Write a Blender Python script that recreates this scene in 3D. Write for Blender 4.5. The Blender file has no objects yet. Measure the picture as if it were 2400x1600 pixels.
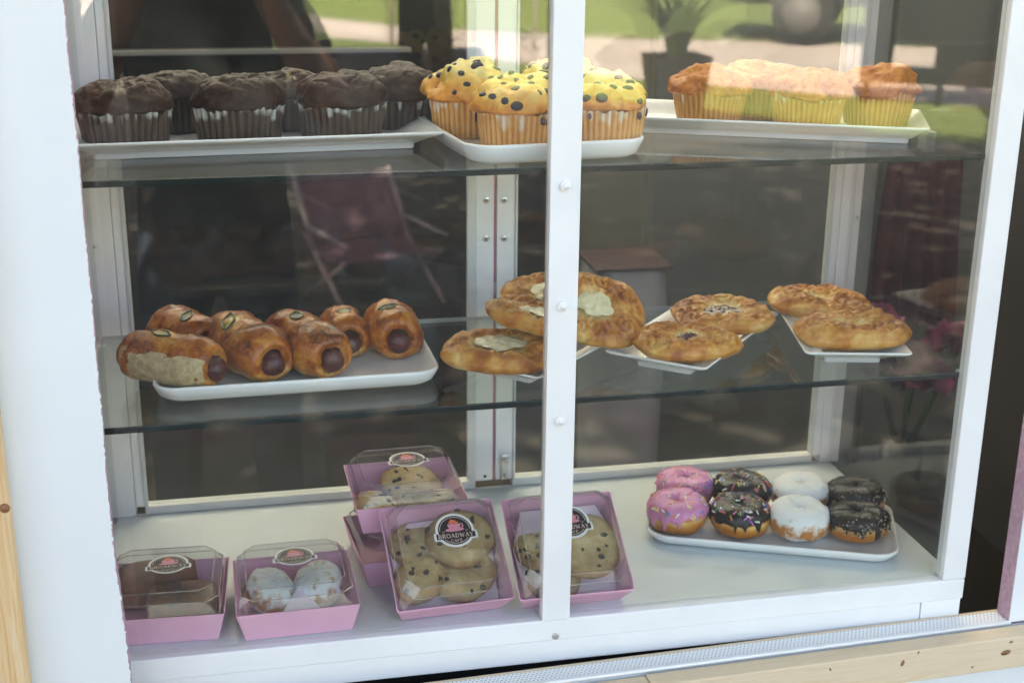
import bpy, bmesh, math, random
import numpy as np
from mathutils import Vector, Matrix, Euler, noise

SC = bpy.context.scene
R = math.radians
rnd = random.Random(7)

# ------------------------------------------------------------------ camera
cam = bpy.data.objects.new('camera', bpy.data.cameras.new('camera'))
SC.collection.objects.link(cam)
YAW, PITCH, ROLL = 0.2122, 0.3156, 0.0099
fw = Vector((math.sin(YAW)*math.cos(PITCH), math.cos(YAW)*math.cos(PITCH), -math.sin(PITCH)))
r0 = Vector((math.cos(YAW), -math.sin(YAW), 0)); u0 = r0.cross(fw)
rt = r0*math.cos(ROLL) + u0*math.sin(ROLL); up = -r0*math.sin(ROLL) + u0*math.cos(ROLL)
cam.matrix_world = Matrix(((rt.x, up.x, -fw.x, -0.3167), (rt.y, up.y, -fw.y, -1.2426), (rt.z, up.z, -fw.z, 0.7268), (0, 0, 0, 1)))
cam.data.sensor_width = 36; cam.data.lens = 47.57
cam.data.clip_start = 0.02; cam.data.clip_end = 400
cam.data.dof.use_dof = True; cam.data.dof.focus_distance = 1.36; cam.data.dof.aperture_fstop = 7.1
SC.camera = cam

# ------------------------------------------------------------------ sky, sun, exposure
SUN_EL, SUN_AZ = R(50), R(-24)          # high sun behind the stand, a little to the left
w = bpy.data.worlds.new('World'); SC.world = w; w.use_nodes = True
nt = w.node_tree; bg = nt.nodes['Background']
sky = nt.nodes.new('ShaderNodeTexSky'); sky.sky_type = 'NISHITA'; sky.sun_disc = False
sky.air_density = .8; sky.dust_density = 4.0; sky.ozone_density = .6
sky.sun_elevation = SUN_EL; sky.sun_rotation = SUN_AZ
nt.links.new(sky.outputs[0], bg.inputs[0]); bg.inputs[1].default_value = 0.12
sd = bpy.data.lights.new('sun', 'SUN'); sd.energy = 5.0; sd.angle = R(0.5); sd.color = (1, .95, .86)
sun = bpy.data.objects.new('sun', sd); SC.collection.objects.link(sun)
to_sun = Vector((math.sin(SUN_AZ)*math.cos(SUN_EL), math.cos(SUN_AZ)*math.cos(SUN_EL), math.sin(SUN_EL)))
sun.rotation_euler = to_sun.to_track_quat('Z', 'Y').to_euler()
sun.location = to_sun*30
SC.view_settings.view_transform = 'Standard'; SC.view_settings.look = 'None'
SC.view_settings.gamma = 1; SC.view_settings.use_curve_mapping = False
SC.view_settings.exposure = 3.4
SC.view_settings.use_white_balance = True; SC.view_settings.white_balance_temperature = 7900; SC.view_settings.white_balance_tint = 10
cy = SC.cycles
cy.max_bounces = 8; cy.diffuse_bounces = 3; cy.glossy_bounces = 4; cy.transmission_bounces = 4
cy.transparent_max_bounces = 28
cy.caustics_reflective = False; cy.caustics_refractive = False
cy.sample_clamp_indirect = 6
cy.use_denoising = True
try: cy.denoiser = 'OPENIMAGEDENOISE'
except Exception: pass

# ------------------------------------------------------------------ material helpers
def newmat(name):
    m = bpy.data.materials.new(name); m.use_nodes = True
    return m, m.node_tree.nodes, m.node_tree.links, m.node_tree.nodes['Principled BSDF']
def lin(c):
    return tuple(((x/255)/12.92 if x/255 <= .04045 else ((x/255+.055)/1.055)**2.4) for x in c) + (1,)
def coords(N, L, scale=1.0):
    tc = N.new('ShaderNodeTexCoord'); oi = N.new('ShaderNodeObjectInfo')
    ml = N.new('ShaderNodeMath'); ml.operation = 'MULTIPLY'; ml.inputs[1].default_value = 37.0
    L.new(oi.outputs['Random'], ml.inputs[0])
    ad = N.new('ShaderNodeVectorMath'); ad.operation = 'ADD'
    L.new(tc.outputs['Object'], ad.inputs[0]); L.new(ml.outputs[0], ad.inputs[1])
    return ad.outputs[0]
def nz(N, L, vec, scale, detail=4, rough=.55, dist=0):
    n = N.new('ShaderNodeTexNoise'); n.inputs['Scale'].default_value = scale; n.inputs['Detail'].default_value = detail
    n.inputs['Roughness'].default_value = rough; n.inputs['Distortion'].default_value = dist
    L.new(vec, n.inputs['Vector']); return n.outputs['Fac']
def ramp(N, L, fac, stops):
    r = N.new('ShaderNodeValToRGB'); e = r.color_ramp.elements
    while len(e) < len(stops): e.new(0.5)
    for el, (p, c) in zip(e, stops): el.position = p; el.color = c if len(c) == 4 else (*c, 1)
    L.new(fac, r.inputs[0]); return r.outputs[0]
def mixc(N, L, fac, a, b, mode='MIX'):
    m = N.new('ShaderNodeMix'); m.data_type = 'RGBA'; m.blend_type = mode
    if isinstance(fac, (int, float)): m.inputs[0].default_value = fac
    else: L.new(fac, m.inputs[0])
    for s, v in ((m.inputs[6], a), (m.inputs[7], b)):
        if isinstance(v, tuple): s.default_value = v if len(v) == 4 else (*v, 1)
        else: L.new(v, s)
    return m.outputs[2]
def math2(N, L, op, a, b=None, c=None):
    m = N.new('ShaderNodeMath'); m.operation = op
    for i, v in enumerate((a, b, c)):
        if v is None: continue
        if isinstance(v, (int, float)): m.inputs[i].default_value = v
        else: L.new(v, m.inputs[i])
    return m.outputs[0]
def attr(N, name):
    a = N.new('ShaderNodeAttribute'); a.attribute_name = name; return a
def bump(N, L, bsdf, height, strength, dist=.002):
    b = N.new('ShaderNodeBump'); b.inputs['Strength'].default_value = strength; b.inputs['Distance'].default_value = dist
    L.new(height, b.inputs['Height']); L.new(b.outputs[0], bsdf.inputs['Normal'])
def simple(name, col, rough=.5, spec=.5, metal=0, var=0, vscale=40, bmp=0, bscale=200, coat=0):
    m, N, L, b = newmat(name)
    col = col if len(col) == 4 else (*col, 1)
    b.inputs['Base Color'].default_value = col; b.inputs['Roughness'].default_value = rough
    b.inputs['Specular IOR Level'].default_value = spec; b.inputs['Metallic'].default_value = metal
    b.inputs['Coat Weight'].default_value = coat; b.inputs['Coat Roughness'].default_value = .08
    if var or bmp: v = coords(N, L)
    if var:
        n = nz(N, L, v, vscale, 5)
        lo = tuple(x*(1-var) for x in col[:3]); hi = tuple(min(1, x*(1+var)) for x in col[:3])
        L.new(ramp(N, L, n, ((.3, lo), (.7, hi))), b.inputs['Base Color'])
    if bmp:
        bump(N, L, b, nz(N, L, v, bscale, 4), bmp)
    return m
def clear(name, tint, f0=.04, rough=0.0, haze_dust=0.0, power=5.0):
    """thin clear sheet: transparent, with Fresnel reflection that is the same from both sides"""
    m, N, L, b = newmat(name)
    N.remove(b); out = N['Material Output']
    g = N.new('ShaderNodeNewGeometry')
    d = N.new('ShaderNodeVectorMath'); d.operation = 'DOT_PRODUCT'
    L.new(g.outputs['Incoming'], d.inputs[0]); L.new(g.outputs['Normal'], d.inputs[1])
    c = math2(N, L, 'ABSOLUTE', d.outputs['Value'])
    p = math2(N, L, 'POWER', math2(N, L, 'SUBTRACT', 1.0, c), power)
    F = math2(N, L, 'MULTIPLY_ADD', p, 1-f0, f0)
    t = N.new('ShaderNodeBsdfTransparent'); t.inputs[0].default_value = (*tint, 1)
    gl = N.new('ShaderNodeBsdfGlossy'); gl.inputs['Roughness'].default_value = rough
    base = t.outputs[0]
    if haze_dust:  # smooth part paints a veil of haze, the specks are dust
        df = N.new('ShaderNodeBsdfDiffuse'); df.inputs[0].default_value = (.75, .75, .72, 1)
        v = coords(N, L); sp = nz(N, L, v, 9, 6, .7)
        sp2 = nz(N, L, v, 260, 2, .5)
        fac = math2(N, L, 'MULTIPLY', math2(N, L, 'POWER', sp, 2.0), haze_dust)
        spk = math2(N, L, 'MULTIPLY', math2(N, L, 'GREATER_THAN', sp2, .79), .12)
        fac = math2(N, L, 'ADD', fac, spk)
        mx0 = N.new('ShaderNodeMixShader'); L.new(fac, mx0.inputs[0]); L.new(t.outputs[0], mx0.inputs[1]); L.new(df.outputs[0], mx0.inputs[2])
        base = mx0.outputs[0]
    mx = N.new('ShaderNodeMixShader'); L.new(F, mx.inputs[0]); L.new(base, mx.inputs[1]); L.new(gl.outputs[0], mx.inputs[2])
    L.new(mx.outputs[0], out.inputs['Surface'])
    return m

MAT = {}
MAT['metal_white'] = simple('white_painted_aluminium', (.80, .81, .80), .38, .5, var=.045, vscale=9, bmp=.03, bscale=500)
MAT['metal_grey'] = simple('pale_grey_aluminium', (.60, .62, .60), .4, .5, var=.03, vscale=6)
MAT['floor_white'] = simple('white_case_floor', (.66, .71, .71), .17, .5, var=.05, vscale=8)
MAT['porcelain'] = simple('white_porcelain', (.84, .84, .83), .16, .5, coat=.5)
MAT['pane'] = clear('front_glass', (.97, .985, .975), .046, 0, .028)  # diffuse veil painted in for the hazy reflection, plus dust specks
MAT['pane_plain'] = clear('case_glass', (.95, .975, .965), .04, 0)
MAT['pane_rear'] = clear('rear_door_glass', (.95, .975, .965), .02, 0)
MAT['shelf_glass'] = clear('shelf_glass', (.93, .965, .95), .04, 0)
MAT['shelf_edge'] = simple('dark_green_glass_edge', (.006, .016, .014), .12, .6)
MAT['lid'] = clear('clear_plastic', (.96, .96, .96), .085, .04, .14)
MAT['lid_edge'] = clear('clear_plastic_fold', (.93, .93, .93), .42, .15)
MAT['screw'] = simple('zinc_screw', (.55, .56, .55), .3, .5, metal=.9)
MAT['black_hole'] = simple('dark_hole', (.01, .01, .01), .8)
MAT['cap'] = simple('white_plastic_cap', (.85, .85, .83), .3, .5)
MAT['pink_strip'] = simple('pink_seal_strip', (.55, .22, .28), .6)
MAT['facing'] = simple('white_board_facing', (.76, .79, .80), .55, .35, var=.03, vscale=5, bmp=.06, bscale=300)
MAT['foam'] = simple('pink_foam_core', (.55, .36, .43), .9, .2, var=.16, vscale=160, bmp=.8, bscale=600)
MAT['box_pink'] = simple('pink_card', (.86, .46, .62), .5, .35, var=.05, vscale=14)
MAT['wax_paper'] = simple('white_wax_paper', (.80, .62, .70), .5, .3, var=.08, vscale=20)
MAT['label_white'] = simple('sticker_white', (.82, .81, .80), .35)
MAT['label_black'] = simple('sticker_black', (.012, .011, .011), .3)
MAT['label_blush'] = simple('sticker_blush', (.75, .52, .48), .35)
MAT['label_pink'] = simple('sticker_pink', (.74, .27, .35), .35)
MAT['label_orange'] = simple('sticker_orange', (.78, .17, .06), .35)

def wood_mat(name, a, b, c, scale):
    m, N, L, bs = newmat(name)
    tc = N.new('ShaderNodeTexCoord'); mp = N.new('ShaderNodeMapping'); mp.inputs['Scale'].default_value = scale
    L.new(tc.outputs['Object'], mp.inputs[0])
    n = nz(N, L, mp.outputs[0], 3.0, 7, .6, 1.2)
    col = ramp(N, L, n, ((.30, a), (.52, b), (.75, c)))
    L.new(col, bs.inputs['Base Color']); bs.inputs['Roughness'].default_value = .62
    bump(N, L, bs, nz(N, L, mp.outputs[0], 14, 5), .25, .0008)
    return m
MAT['pine'] = wood_mat('raw_pine_along', (.66, .50, .31), (.74, .60, .42), (.68, .53, .36), (3.2, 60, 60))
MAT['pine_up'] = wood_mat('raw_pine_upright', (.60, .34, .13), (.70, .49, .27), (.74, .58, .38), (60, 60, 2.6))
MAT['knot'] = simple('pine_knot', (.26, .12, .05), .6, var=.3, vscale=200)

def perforated():
    m, N, L, b = newmat('perforated_white_bead')
    tc = N.new('ShaderNodeTexCoord'); sx = N.new('ShaderNodeSeparateXYZ'); L.new(tc.outputs['Object'], sx.inputs[0])
    py = .0040; px = .0046
    row = math2(N, L, 'FLOOR', math2(N, L, 'DIVIDE', sx.outputs['Y'], py))
    par = math2(N, L, 'MODULO', math2(N, L, 'ABSOLUTE', row), 2.0)
    xs = math2(N, L, 'ADD', math2(N, L, 'DIVIDE', sx.outputs['X'], px), math2(N, L, 'MULTIPLY', par, .5))
    fx = math2(N, L, 'SUBTRACT', math2(N, L, 'FRACT', xs), .5)
    fy = math2(N, L, 'SUBTRACT', math2(N, L, 'FRACT', math2(N, L, 'DIVIDE', sx.outputs['Y'], py)), .5)
    d = math2(N, L, 'ADD', math2(N, L, 'POWER', math2(N, L, 'MULTIPLY', fx, px), 2.0), math2(N, L, 'POWER', math2(N, L, 'MULTIPLY', fy, py), 2.0))
    hole = math2(N, L, 'LESS_THAN', d, .00085**2)
    inner = math2(N, L, 'GREATER_THAN', sx.outputs['Y'], .0035)
    hole = math2(N, L, 'MULTIPLY', hole, inner)
    L.new(mixc(N, L, hole, (.85, .87, .86), (.28, .29, .28)), b.inputs['Base Color'])
    b.inputs['Roughness'].default_value = .65
    return m
MAT['bead'] = perforated()

def crust(name, pale, gold, brown, dark, spots=.5, rough=.42, sc=1.0, bmp=.5, wave=0.0):
    """baked dough: the attribute 'bake' runs 0 (pale) to 1 (dark)"""
    m, N, L, b = newmat(name)
    v = coords(N, L); a = attr(N, 'bake').outputs['Fac']
    n1 = nz(N, L, v, 55*sc, 6, .62, .6); n2 = nz(N, L, v, 190*sc, 4, .6)
    f = math2(N, L, 'ADD', a, math2(N, L, 'MULTIPLY', math2(N, L, 'SUBTRACT', n1, .5), 1.15))
    f = math2(N, L, 'ADD', f, math2(N, L, 'MULTIPLY', math2(N, L, 'SUBTRACT', n2, .5), spots))
    if wave:
        wv = N.new('ShaderNodeTexWave'); wv.wave_type = 'RINGS'; wv.rings_direction = 'SPHERICAL'
        wv.inputs['Scale'].default_value = 60; wv.inputs['Distortion'].default_value = 7; wv.inputs['Detail'].default_value = 3; wv.inputs['Detail Scale'].default_value = 1.6
        tc2 = N.new('ShaderNodeTexCoord'); mp2 = N.new('ShaderNodeMapping'); mp2.inputs['Location'].default_value = (.034, .026, -.01)
        L.new(tc2.outputs['Object'], mp2.inputs[0]); L.new(mp2.outputs[0], wv.inputs['Vector'])
        f = math2(N, L, 'ADD', f, math2(N, L, 'MULTIPLY', math2(N, L, 'SUBTRACT', wv.outputs['Fac'], .5), wave))
    col = ramp(N, L, f, ((.05, pale), (.38, gold), (.68, brown), (.98, dark)))
    L.new(col, b.inputs['Base Color']); b.inputs['Roughness'].default_value = rough
    b.inputs['Specular IOR Level'].default_value = .45
    b.inputs['Subsurface Weight'].default_value = .12; b.inputs['Subsurface Radius'].default_value = (.006, .003, .0012); b.inputs['Subsurface Scale'].default_value = .6
    bump(N, L, b, math2(N, L, 'ADD', n2, math2(N, L, 'MULTIPLY', n1, 1.2)), bmp, .0015)
    return m
MAT['choc'] = crust('chocolate_cake', (.062, .027, .016), (.041, .017, .010), (.024, .010, .007), (.012, .006, .004), .5, .45, 1.2, .7)
MAT['choc'].node_tree.nodes['Principled BSDF'].inputs['Specular IOR Level'].default_value = .22
MAT['blue_top'] = crust('yellow_muffin_top', (.86, .70, .27), (.86, .50, .095), (.76, .28, .035), (.46, .13, .015), .35, .45, 1.0, .4)
MAT['bran_top'] = crust('orange_muffin_top', (.72, .34, .06), (.60, .19, .018), (.42, .095, .008), (.14, .03, .005), .8, .45, 1.1, .7)
MAT['roll'] = crust('glossy_roll_crust', (.70, .46, .14), (.56, .20, .022), (.36, .085, .009), (.10, .022, .006), .9, .28, 1.1, .45)
MAT['danish'] = crust('flaky_pastry', (.80, .58, .26), (.70, .36, .085), (.54, .19, .028), (.32, .085, .013), .75, .36, .62, .85)
MAT['donut'] = crust('fried_dough', (.74, .50, .20), (.58, .27, .055), (.46, .16, .022), (.30, .08, .012), .25, .42, .7, .15)
MAT['cookie'] = crust('cookie_dough', (.62, .46, .24), (.52, .35, .15), (.42, .24, .085), (.26, .12, .04), .6, .7, 1.0, .7)
MAT['cake'] = crust('brown_cake', (.34, .15, .06), (.26, .085, .035), (.17, .05, .02), (.08, .022, .01), .5, .5, .8, .3)

def crumb():
    m, N, L, b = newmat('torn_white_crumb')
    v = coords(N, L); n = nz(N, L, v, 120, 6, .65)
    L.new(ramp(N, L, n, ((.3, (.38, .26, .12)), (.6, (.62, .49, .28)))), b.inputs['Base Color'])
    b.inputs['Roughness'].default_value = .85; bump(N, L, b, n, 1.0, .003); return m
MAT['crumb'] = crumb()

def cup_mat(name, body, dark, top, topfac):
    m, N, L, b = newmat(name)
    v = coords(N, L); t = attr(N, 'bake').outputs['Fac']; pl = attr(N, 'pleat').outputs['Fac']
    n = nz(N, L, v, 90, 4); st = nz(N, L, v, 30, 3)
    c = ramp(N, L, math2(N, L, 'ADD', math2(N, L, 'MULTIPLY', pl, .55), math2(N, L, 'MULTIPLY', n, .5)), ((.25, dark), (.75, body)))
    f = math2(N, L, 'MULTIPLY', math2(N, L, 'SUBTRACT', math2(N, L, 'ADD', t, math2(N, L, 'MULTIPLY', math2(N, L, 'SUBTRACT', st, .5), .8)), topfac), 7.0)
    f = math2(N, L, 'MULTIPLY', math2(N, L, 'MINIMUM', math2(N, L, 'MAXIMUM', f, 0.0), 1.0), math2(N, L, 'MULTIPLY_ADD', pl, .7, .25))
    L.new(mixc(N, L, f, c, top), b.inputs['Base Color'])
    b.inputs['Roughness'].default_value = .38; b.inputs['Specular IOR Level'].default_value = .5
    return m
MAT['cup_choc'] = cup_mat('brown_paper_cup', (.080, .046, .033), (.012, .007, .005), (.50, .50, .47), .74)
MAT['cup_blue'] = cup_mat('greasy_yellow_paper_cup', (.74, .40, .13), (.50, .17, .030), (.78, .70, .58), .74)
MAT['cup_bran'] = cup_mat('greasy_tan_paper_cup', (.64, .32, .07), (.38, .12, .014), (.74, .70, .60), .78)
MAT['berry'] = simple('blueberry', (.018, .014, .022), .45, .5, var=.4, vscale=200)
MAT['berry_stain'] = simple('berry_stain', (.07, .025, .06), .5)
MAT['chip'] = simple('chocolate_chip', (.045, .026, .018), .4, var=.3, vscale=200)
MAT['sausage'] = simple('dark_red_sausage', (.085, .018, .016), .28, .5, var=.35, vscale=90, bmp=.5, bscale=260)
MAT['pepper'] = simple('green_pepper_rind', (.050, .058, .010), .3, var=.35, vscale=200)
MAT['pepper_in'] = simple('pepper_flesh', (.30, .26, .050), .35, var=.35, vscale=300)
MAT['cheese'] = simple('cream_cheese', (.80, .70, .44), .3, var=.14, vscale=70, bmp=.5, bscale=120)
MAT['jam'] = simple('berry_jam', (.07, .012, .025), .12, .6, var=.4, vscale=90)
MAT['ice_pink'] = simple('pink_icing', (.66, .24, .43), .38, .5, var=.10, vscale=60, bmp=.3, bscale=120)
MAT['ice_choc'] = simple('chocolate_icing', (.020, .012, .009), .36, .5, var=.3, vscale=60, bmp=.3, bscale=120)
def powder():
    m, N, L, b = newmat('powdered_sugar')
    v = coords(N, L); a = attr(N, 'bake').outputs['Fac']
    n = nz(N, L, v, 70, 6, .7); f = math2(N, L, 'ADD', a, math2(N, L, 'MULTIPLY', math2(N, L, 'SUBTRACT', n, .5), 1.6))
    L.new(ramp(N, L, f, ((.50, (.82, .82, .80)), (.66, (.70, .56, .44)), (.82, (.50, .20, .06)))), b.inputs['Base Color'])
    b.inputs['Roughness'].default_value = .95; bump(N, L, b, nz(N, L, v, 400, 3), .5, .001); return m
MAT['powder'] = powder()
def by_colour(name, rough=.3):
    m, N, L, b = newmat(name); L.new(attr(N, 'col').outputs['Color'], b.inputs['Base Color']); b.inputs['Roughness'].default_value = rough; return m
MAT['sprinkle'] = by_colour('candy_sprinkles'); MAT['crumbs'] = by_colour('biscuit_crumbs', .8)

# ------------------------------------------------------------------ object helpers
def link(o):
    SC.collection.objects.link(o); return o
def tag(o, label=None, cat=None, group=None, kind=None):
    if label: o['label'] = label
    if cat: o['category'] = cat
    if group: o['group'] = group
    if kind: o['kind'] = kind
    return o
def mk(name, verts, faces, mat, parent=None, smooth=True, attrs=None, mats=None, midx=None):
    me = bpy.data.meshes.new(name); me.from_pydata([tuple(v) for v in verts], [], [tuple(f) for f in faces])
    for m in (mats or [mat]): me.materials.append(MAT[m] if isinstance(m, str) else m)
    if midx is not None: me.polygons.foreach_set('material_index', midx)
    if smooth: me.polygons.foreach_set('use_smooth', [True]*len(me.polygons))
    for k, vals in (attrs or {}).items():
        if np.ndim(vals) == 2:
            a = me.attributes.new(k, 'FLOAT_COLOR', 'POINT'); a.data.foreach_set('color', np.asarray(vals, np.float32).ravel())
        else:
            a = me.attributes.new(k, 'FLOAT', 'POINT'); a.data.foreach_set('value', np.asarray(vals, np.float32).ravel())
    me.update()
    o = link(bpy.data.objects.new(name, me)); o.parent = parent
    return o
def empty(name, loc=(0, 0, 0), rot=(0, 0, 0), label=None, cat=None, group=None, kind=None):
    o = link(bpy.data.objects.new(name, None)); o.location = loc; o.rotation_euler = rot; o.empty_display_size = .02
    return tag(o, label, cat, group, kind)
def place(o, loc, rot=(0, 0, 0), sc=None):
    o.location = loc; o.rotation_euler = rot
    if sc: o.scale = (sc, sc, sc) if isinstance(sc, (int, float)) else sc
    return o
def bevel_mesh(bm, wdt, seg=2):
    if wdt > 0:
        bmesh.ops.bevel(bm, geom=bm.edges[:], offset=wdt, segments=seg, profile=.5, affect='EDGES', clamp_overlap=True)
def from_bm(name, bm, mat, parent=None, smooth=False):
    me = bpy.data.meshes.new(name); bm.normal_update(); bm.to_mesh(me); bm.free()
    me.materials.append(MAT[mat] if isinstance(mat, str) else mat)
    if smooth: me.polygons.foreach_set('use_smooth', [True]*len(me.polygons))
    o = link(bpy.data.objects.new(name, me)); o.parent = parent
    return o
def box(name, x0, x1, y0, y1, z0, z1, mat, parent=None, bev=.0012, seg=2):
    bm = bmesh.new(); bmesh.ops.create_cube(bm, size=1)
    for v in bm.verts:
        v.co = Vector((x0 if v.co.x < 0 else x1, y0 if v.co.y < 0 else y1, z0 if v.co.z < 0 else z1))
    bevel_mesh(bm, bev, seg)
    return from_bm(name, bm, mat, parent)
def cyl(name, p, axis, r, h, mat, parent=None, n=20, bev=0, r2=None):
    """a short cylinder from p along axis"""
    bm = bmesh.new(); bmesh.ops.create_cone(bm, cap_ends=True, segments=n, radius1=r, radius2=r if r2 is None else r2, depth=h)
    if bev: bevel_mesh(bm, bev, 2)
    q = Vector(axis).normalized().to_track_quat('Z', 'Y').to_matrix().to_4x4()
    bmesh.ops.transform(bm, matrix=Matrix.Translation(Vector(p)) @ q @ Matrix.Translation((0, 0, h/2)), verts=bm.verts)
    o = from_bm(name, bm, mat, parent, True)
    return o
def grid(nu, nv, fn, closed_u=True, cap0=False, cap1=False):
    """fn(i, j) -> point, i around, j along"""
    V = [fn(i, j) for j in range(nv) for i in range(nu)]; Fc = []
    for j in range(nv-1):
        for i in range(nu if closed_u else nu-1):
            a = j*nu+i; b = j*nu+(i+1) % nu
            Fc.append((a, b, b+nu, a+nu))
    if cap0: Fc.append(tuple(range(nu-1, -1, -1)))
    if cap1: Fc.append(tuple((nv-1)*nu+i for i in range(nu)))
    return V, Fc
def fn3(x, y, z, o=3):
    return noise.fractal(Vector((x, y, z)), 1.0, 2.0, o)
def rrect(wd, dp, r, z, n=6):
    pts = []
    r = min(r, wd/2-1e-5, dp/2-1e-5)
    for cx, cyy, a0 in ((1, 1, 0), (-1, 1, 90), (-1, -1, 180), (1, -1, 270)):
        for i in range(n+1):
            a = R(a0 + 90*i/n)
            pts.append((cx*(wd/2-r)+r*math.cos(a), cyy*(dp/2-r)+r*math.sin(a), z))
    return pts
def loft(loops, cap0=True, cap1=True):
    n = len(loops[0]); V = [p for l in loops for p in l]; Fc = []
    for j in range(len(loops)-1):
        for i in range(n):
            a = j*n+i; b = j*n+(i+1) % n; Fc.append((a, b, b+n, a+n))
    if cap0: Fc.append(tuple(range(n-1, -1, -1)))
    if cap1: Fc.append(tuple((len(loops)-1)*n+i for i in range(n)))
    return V, Fc

# ================================================================== SETTING
GZ = -0.90                                        # ground level; the case floor is z = 0
def ground_mat():
    m, N, L, b = newmat('bare_shaded_ground')
    tc = N.new('ShaderNodeTexCoord')
    n = nz(N, L, tc.outputs['Object'], 1.4, 8, .65); n2 = nz(N, L, tc.outputs['Object'], 30, 5, .6)
    c = ramp(N, L, n, ((.3, (.045, .043, .038)), (.7, (.10, .095, .085))))
    L.new(mixc(N, L, math2(N, L, 'MULTIPLY', n2, .6), c, (.07, .055, .04)), b.inputs['Base Color']); b.inputs['Roughness'].default_value = .95
    return m
MAT['ground'] = ground_mat()
def lawn_mat():
    m, N, L, b = newmat('lawn')
    tc = N.new('ShaderNodeTexCoord'); n = nz(N, L, tc.outputs['Object'], 1.2, 6, .65); n2 = nz(N, L, tc.outputs['Object'], 26, 4, .6)
    c = ramp(N, L, math2(N, L, 'MULTIPLY_ADD', n2, .5, math2(N, L, 'MULTIPLY', n, .5)), ((.3, (.10, .15, .04)), (.55, (.18, .235, .065)), (.75, (.26, .28, .085))))
    L.new(c, b.inputs['Base Color']); b.inputs['Roughness'].default_value = .9
    return m
MAT['lawn'] = lawn_mat()
MAT['road'] = simple('pale_road', (.52, .46, .43), .9, .2, var=.15, vscale=1.5)
MAT['dark_green'] = simple('dark_hedge', (.035, .05, .022), .8, var=.5, vscale=3)
def sheet(name, pts, z, mat):
    o = mk(name, [(x, y, z) for x, y in pts], [tuple(range(len(pts)))], mat, None, False)
    return tag(o, kind='structure')
sheet('ground', ((-150, -150), (150, -150), (150, 150), (-150, 150)), GZ, 'ground')
sheet('lawn_strip', ((-4.0, -13.2), (.46, -11.74), (1.64, -11.33), (2.35, -10.77), (3.09, -9.83), (4.22, -8.41), (4.92, -7.39), (8.5, -3.9), (10, -3.9), (12, -4.6), (5.8, -9.2), (3.5, -11.6), (1.7, -14.9), (-4.0, -21.0)), GZ+.006, 'lawn')
sheet('road', ((-30, -45), (1.7, -14.9), (3.3, -11.5), (5.8, -9.2), (30, 9), (40, 2), (8.4, -13.4), (6.4, -14.4), (4.3, -15.2), (1.95, -17.1), (-20, -50)), GZ+.010, 'road')
sheet('lawn_beyond_road', ((-20, -50), (1.95, -17.1), (4.3, -15.2), (6.4, -14.4), (8.4, -13.4), (40, 2), (60, -20), (20, -60)), GZ+.014, 'lawn')

# ------------------------------------------------------------------ the stand: front boards (slightly askew to the case)
WO = Vector((.524, -.031, -.045)); WA = R(2.2)
def wall_obj(o):
    o.location = WO; o.rotation_euler = (0, 0, WA); return o
def board(name, edge, rest, label, fringe=0.0, seed=1):
    """foam board: a ragged edge [(x,z)...] plus the rest of the outline, 25 mm thick, white facing on the front"""
    rr = random.Random(seed)
    t = empty(name, label=label, cat='wall board'); wall_obj(t)
    core = [(x, z) for x, z in edge] + rest
    n = len(core)
    V = [(x, .0012, z) for x, z in core] + [(x, .024, z) for x, z in core]
    Fc = [tuple(range(n)), tuple(range(2*n-1, n-1, -1))] + [(i, i+n, (i+1) % n+n, (i+1) % n) for i in range(n)]
    mk('foam_core', V, Fc, 'foam', t, False)
    face = [(x + (rr.random()**3*fringe*(1 if rr.random() < .8 else -1)), z) for x, z in edge] + rest
    V = [(x, 0, z) for x, z in face] + [(x, .0014, z) for x, z in face]
    mk('facing', V, Fc, 'facing', t, False)
    return t
edge = []
zz = 1.06
prev = 0
while zz > -.96:
    wl = zz - .0
    base = -.9615 + .0018*fn3(0, 0, zz*5+4) + .0004*fn3(3, 0, zz*40)
    if wl < .19: base += .0045*min(1, (.19-wl)/.12)
    edge.append((base + rnd.uniform(-.0003, .0003), zz)); zz -= rnd.uniform(.0012, .0032)
board('foam_wall_board', edge, [(-1.9, -.96), (-1.9, 1.06)], 'white faced pink foam board with ragged cut edge beside the case', .0013, 3)
board('foam_wall_board', [(0, -.0015), (0, .2), (0, .55), (.0, 1.06)], [(1.3, 1.06), (1.3, -.0015)], 'white faced foam board whose pink inner edge borders the dark gap', 0, 4)
board('foam_wall_board', [(1.3, -.855), (1.3, -.0045), (.8, -.0045)], [(-.957, -.0045), (-.957, -.855)], 'white board below the wooden batten under the window', 0, 5)
# sill pieces
sb = wall_obj(box('sill_board', -.957, .055, .0245, .0305, -.030, -.0012, 'pine', None, .0008))
tag(sb, 'thin pale pine board edge behind the perforated strip', 'board')
st = empty('corner_strip', label='white perforated metal strip along the window sill', cat='metal strip'); wall_obj(st)
box('perforated_leg', -.957, -.001, .0015, .0235, -.0011, .0, 'bead', st, 0)
cyl('rounded_nose', (-.957, -.0005, -.0010), (1, 0, 0), .0023, .958, 'metal_white', st, 14)
bt = empty('batten', label='raw pine batten with dark knots below the sill', cat='batten'); wall_obj(bt)
box('face_plank', -.437, 1.3, -.028, -.0045, -.0425, -.003, 'pine', bt, .0012)
for kx, kz, kr in ((-.148, -.0165, .0035), (-.130, -.006, .0018), (-.345, -.020, .0032), (-.30, -.026, .002), (-.02, -.021, .0055), (-.015, -.0085, .0022), (-.235, -.012, .0018), (-.06, -.034, .0016), (-.42, -.0095, .0024)):
    c = cyl('knot', (0, 0, 0), (0, -1, 0), kr*.75, .0003, 'knot', bt, 14); c.location = (kx, -.0281, kz); c.scale = (1.5, 1, .75); c.rotation_euler = (0, kx*9, 0)
bt2 = empty('batten', label='second pine batten butted against the knotted one, at the bottom edge', cat='batten'); wall_obj(bt2)
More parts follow.
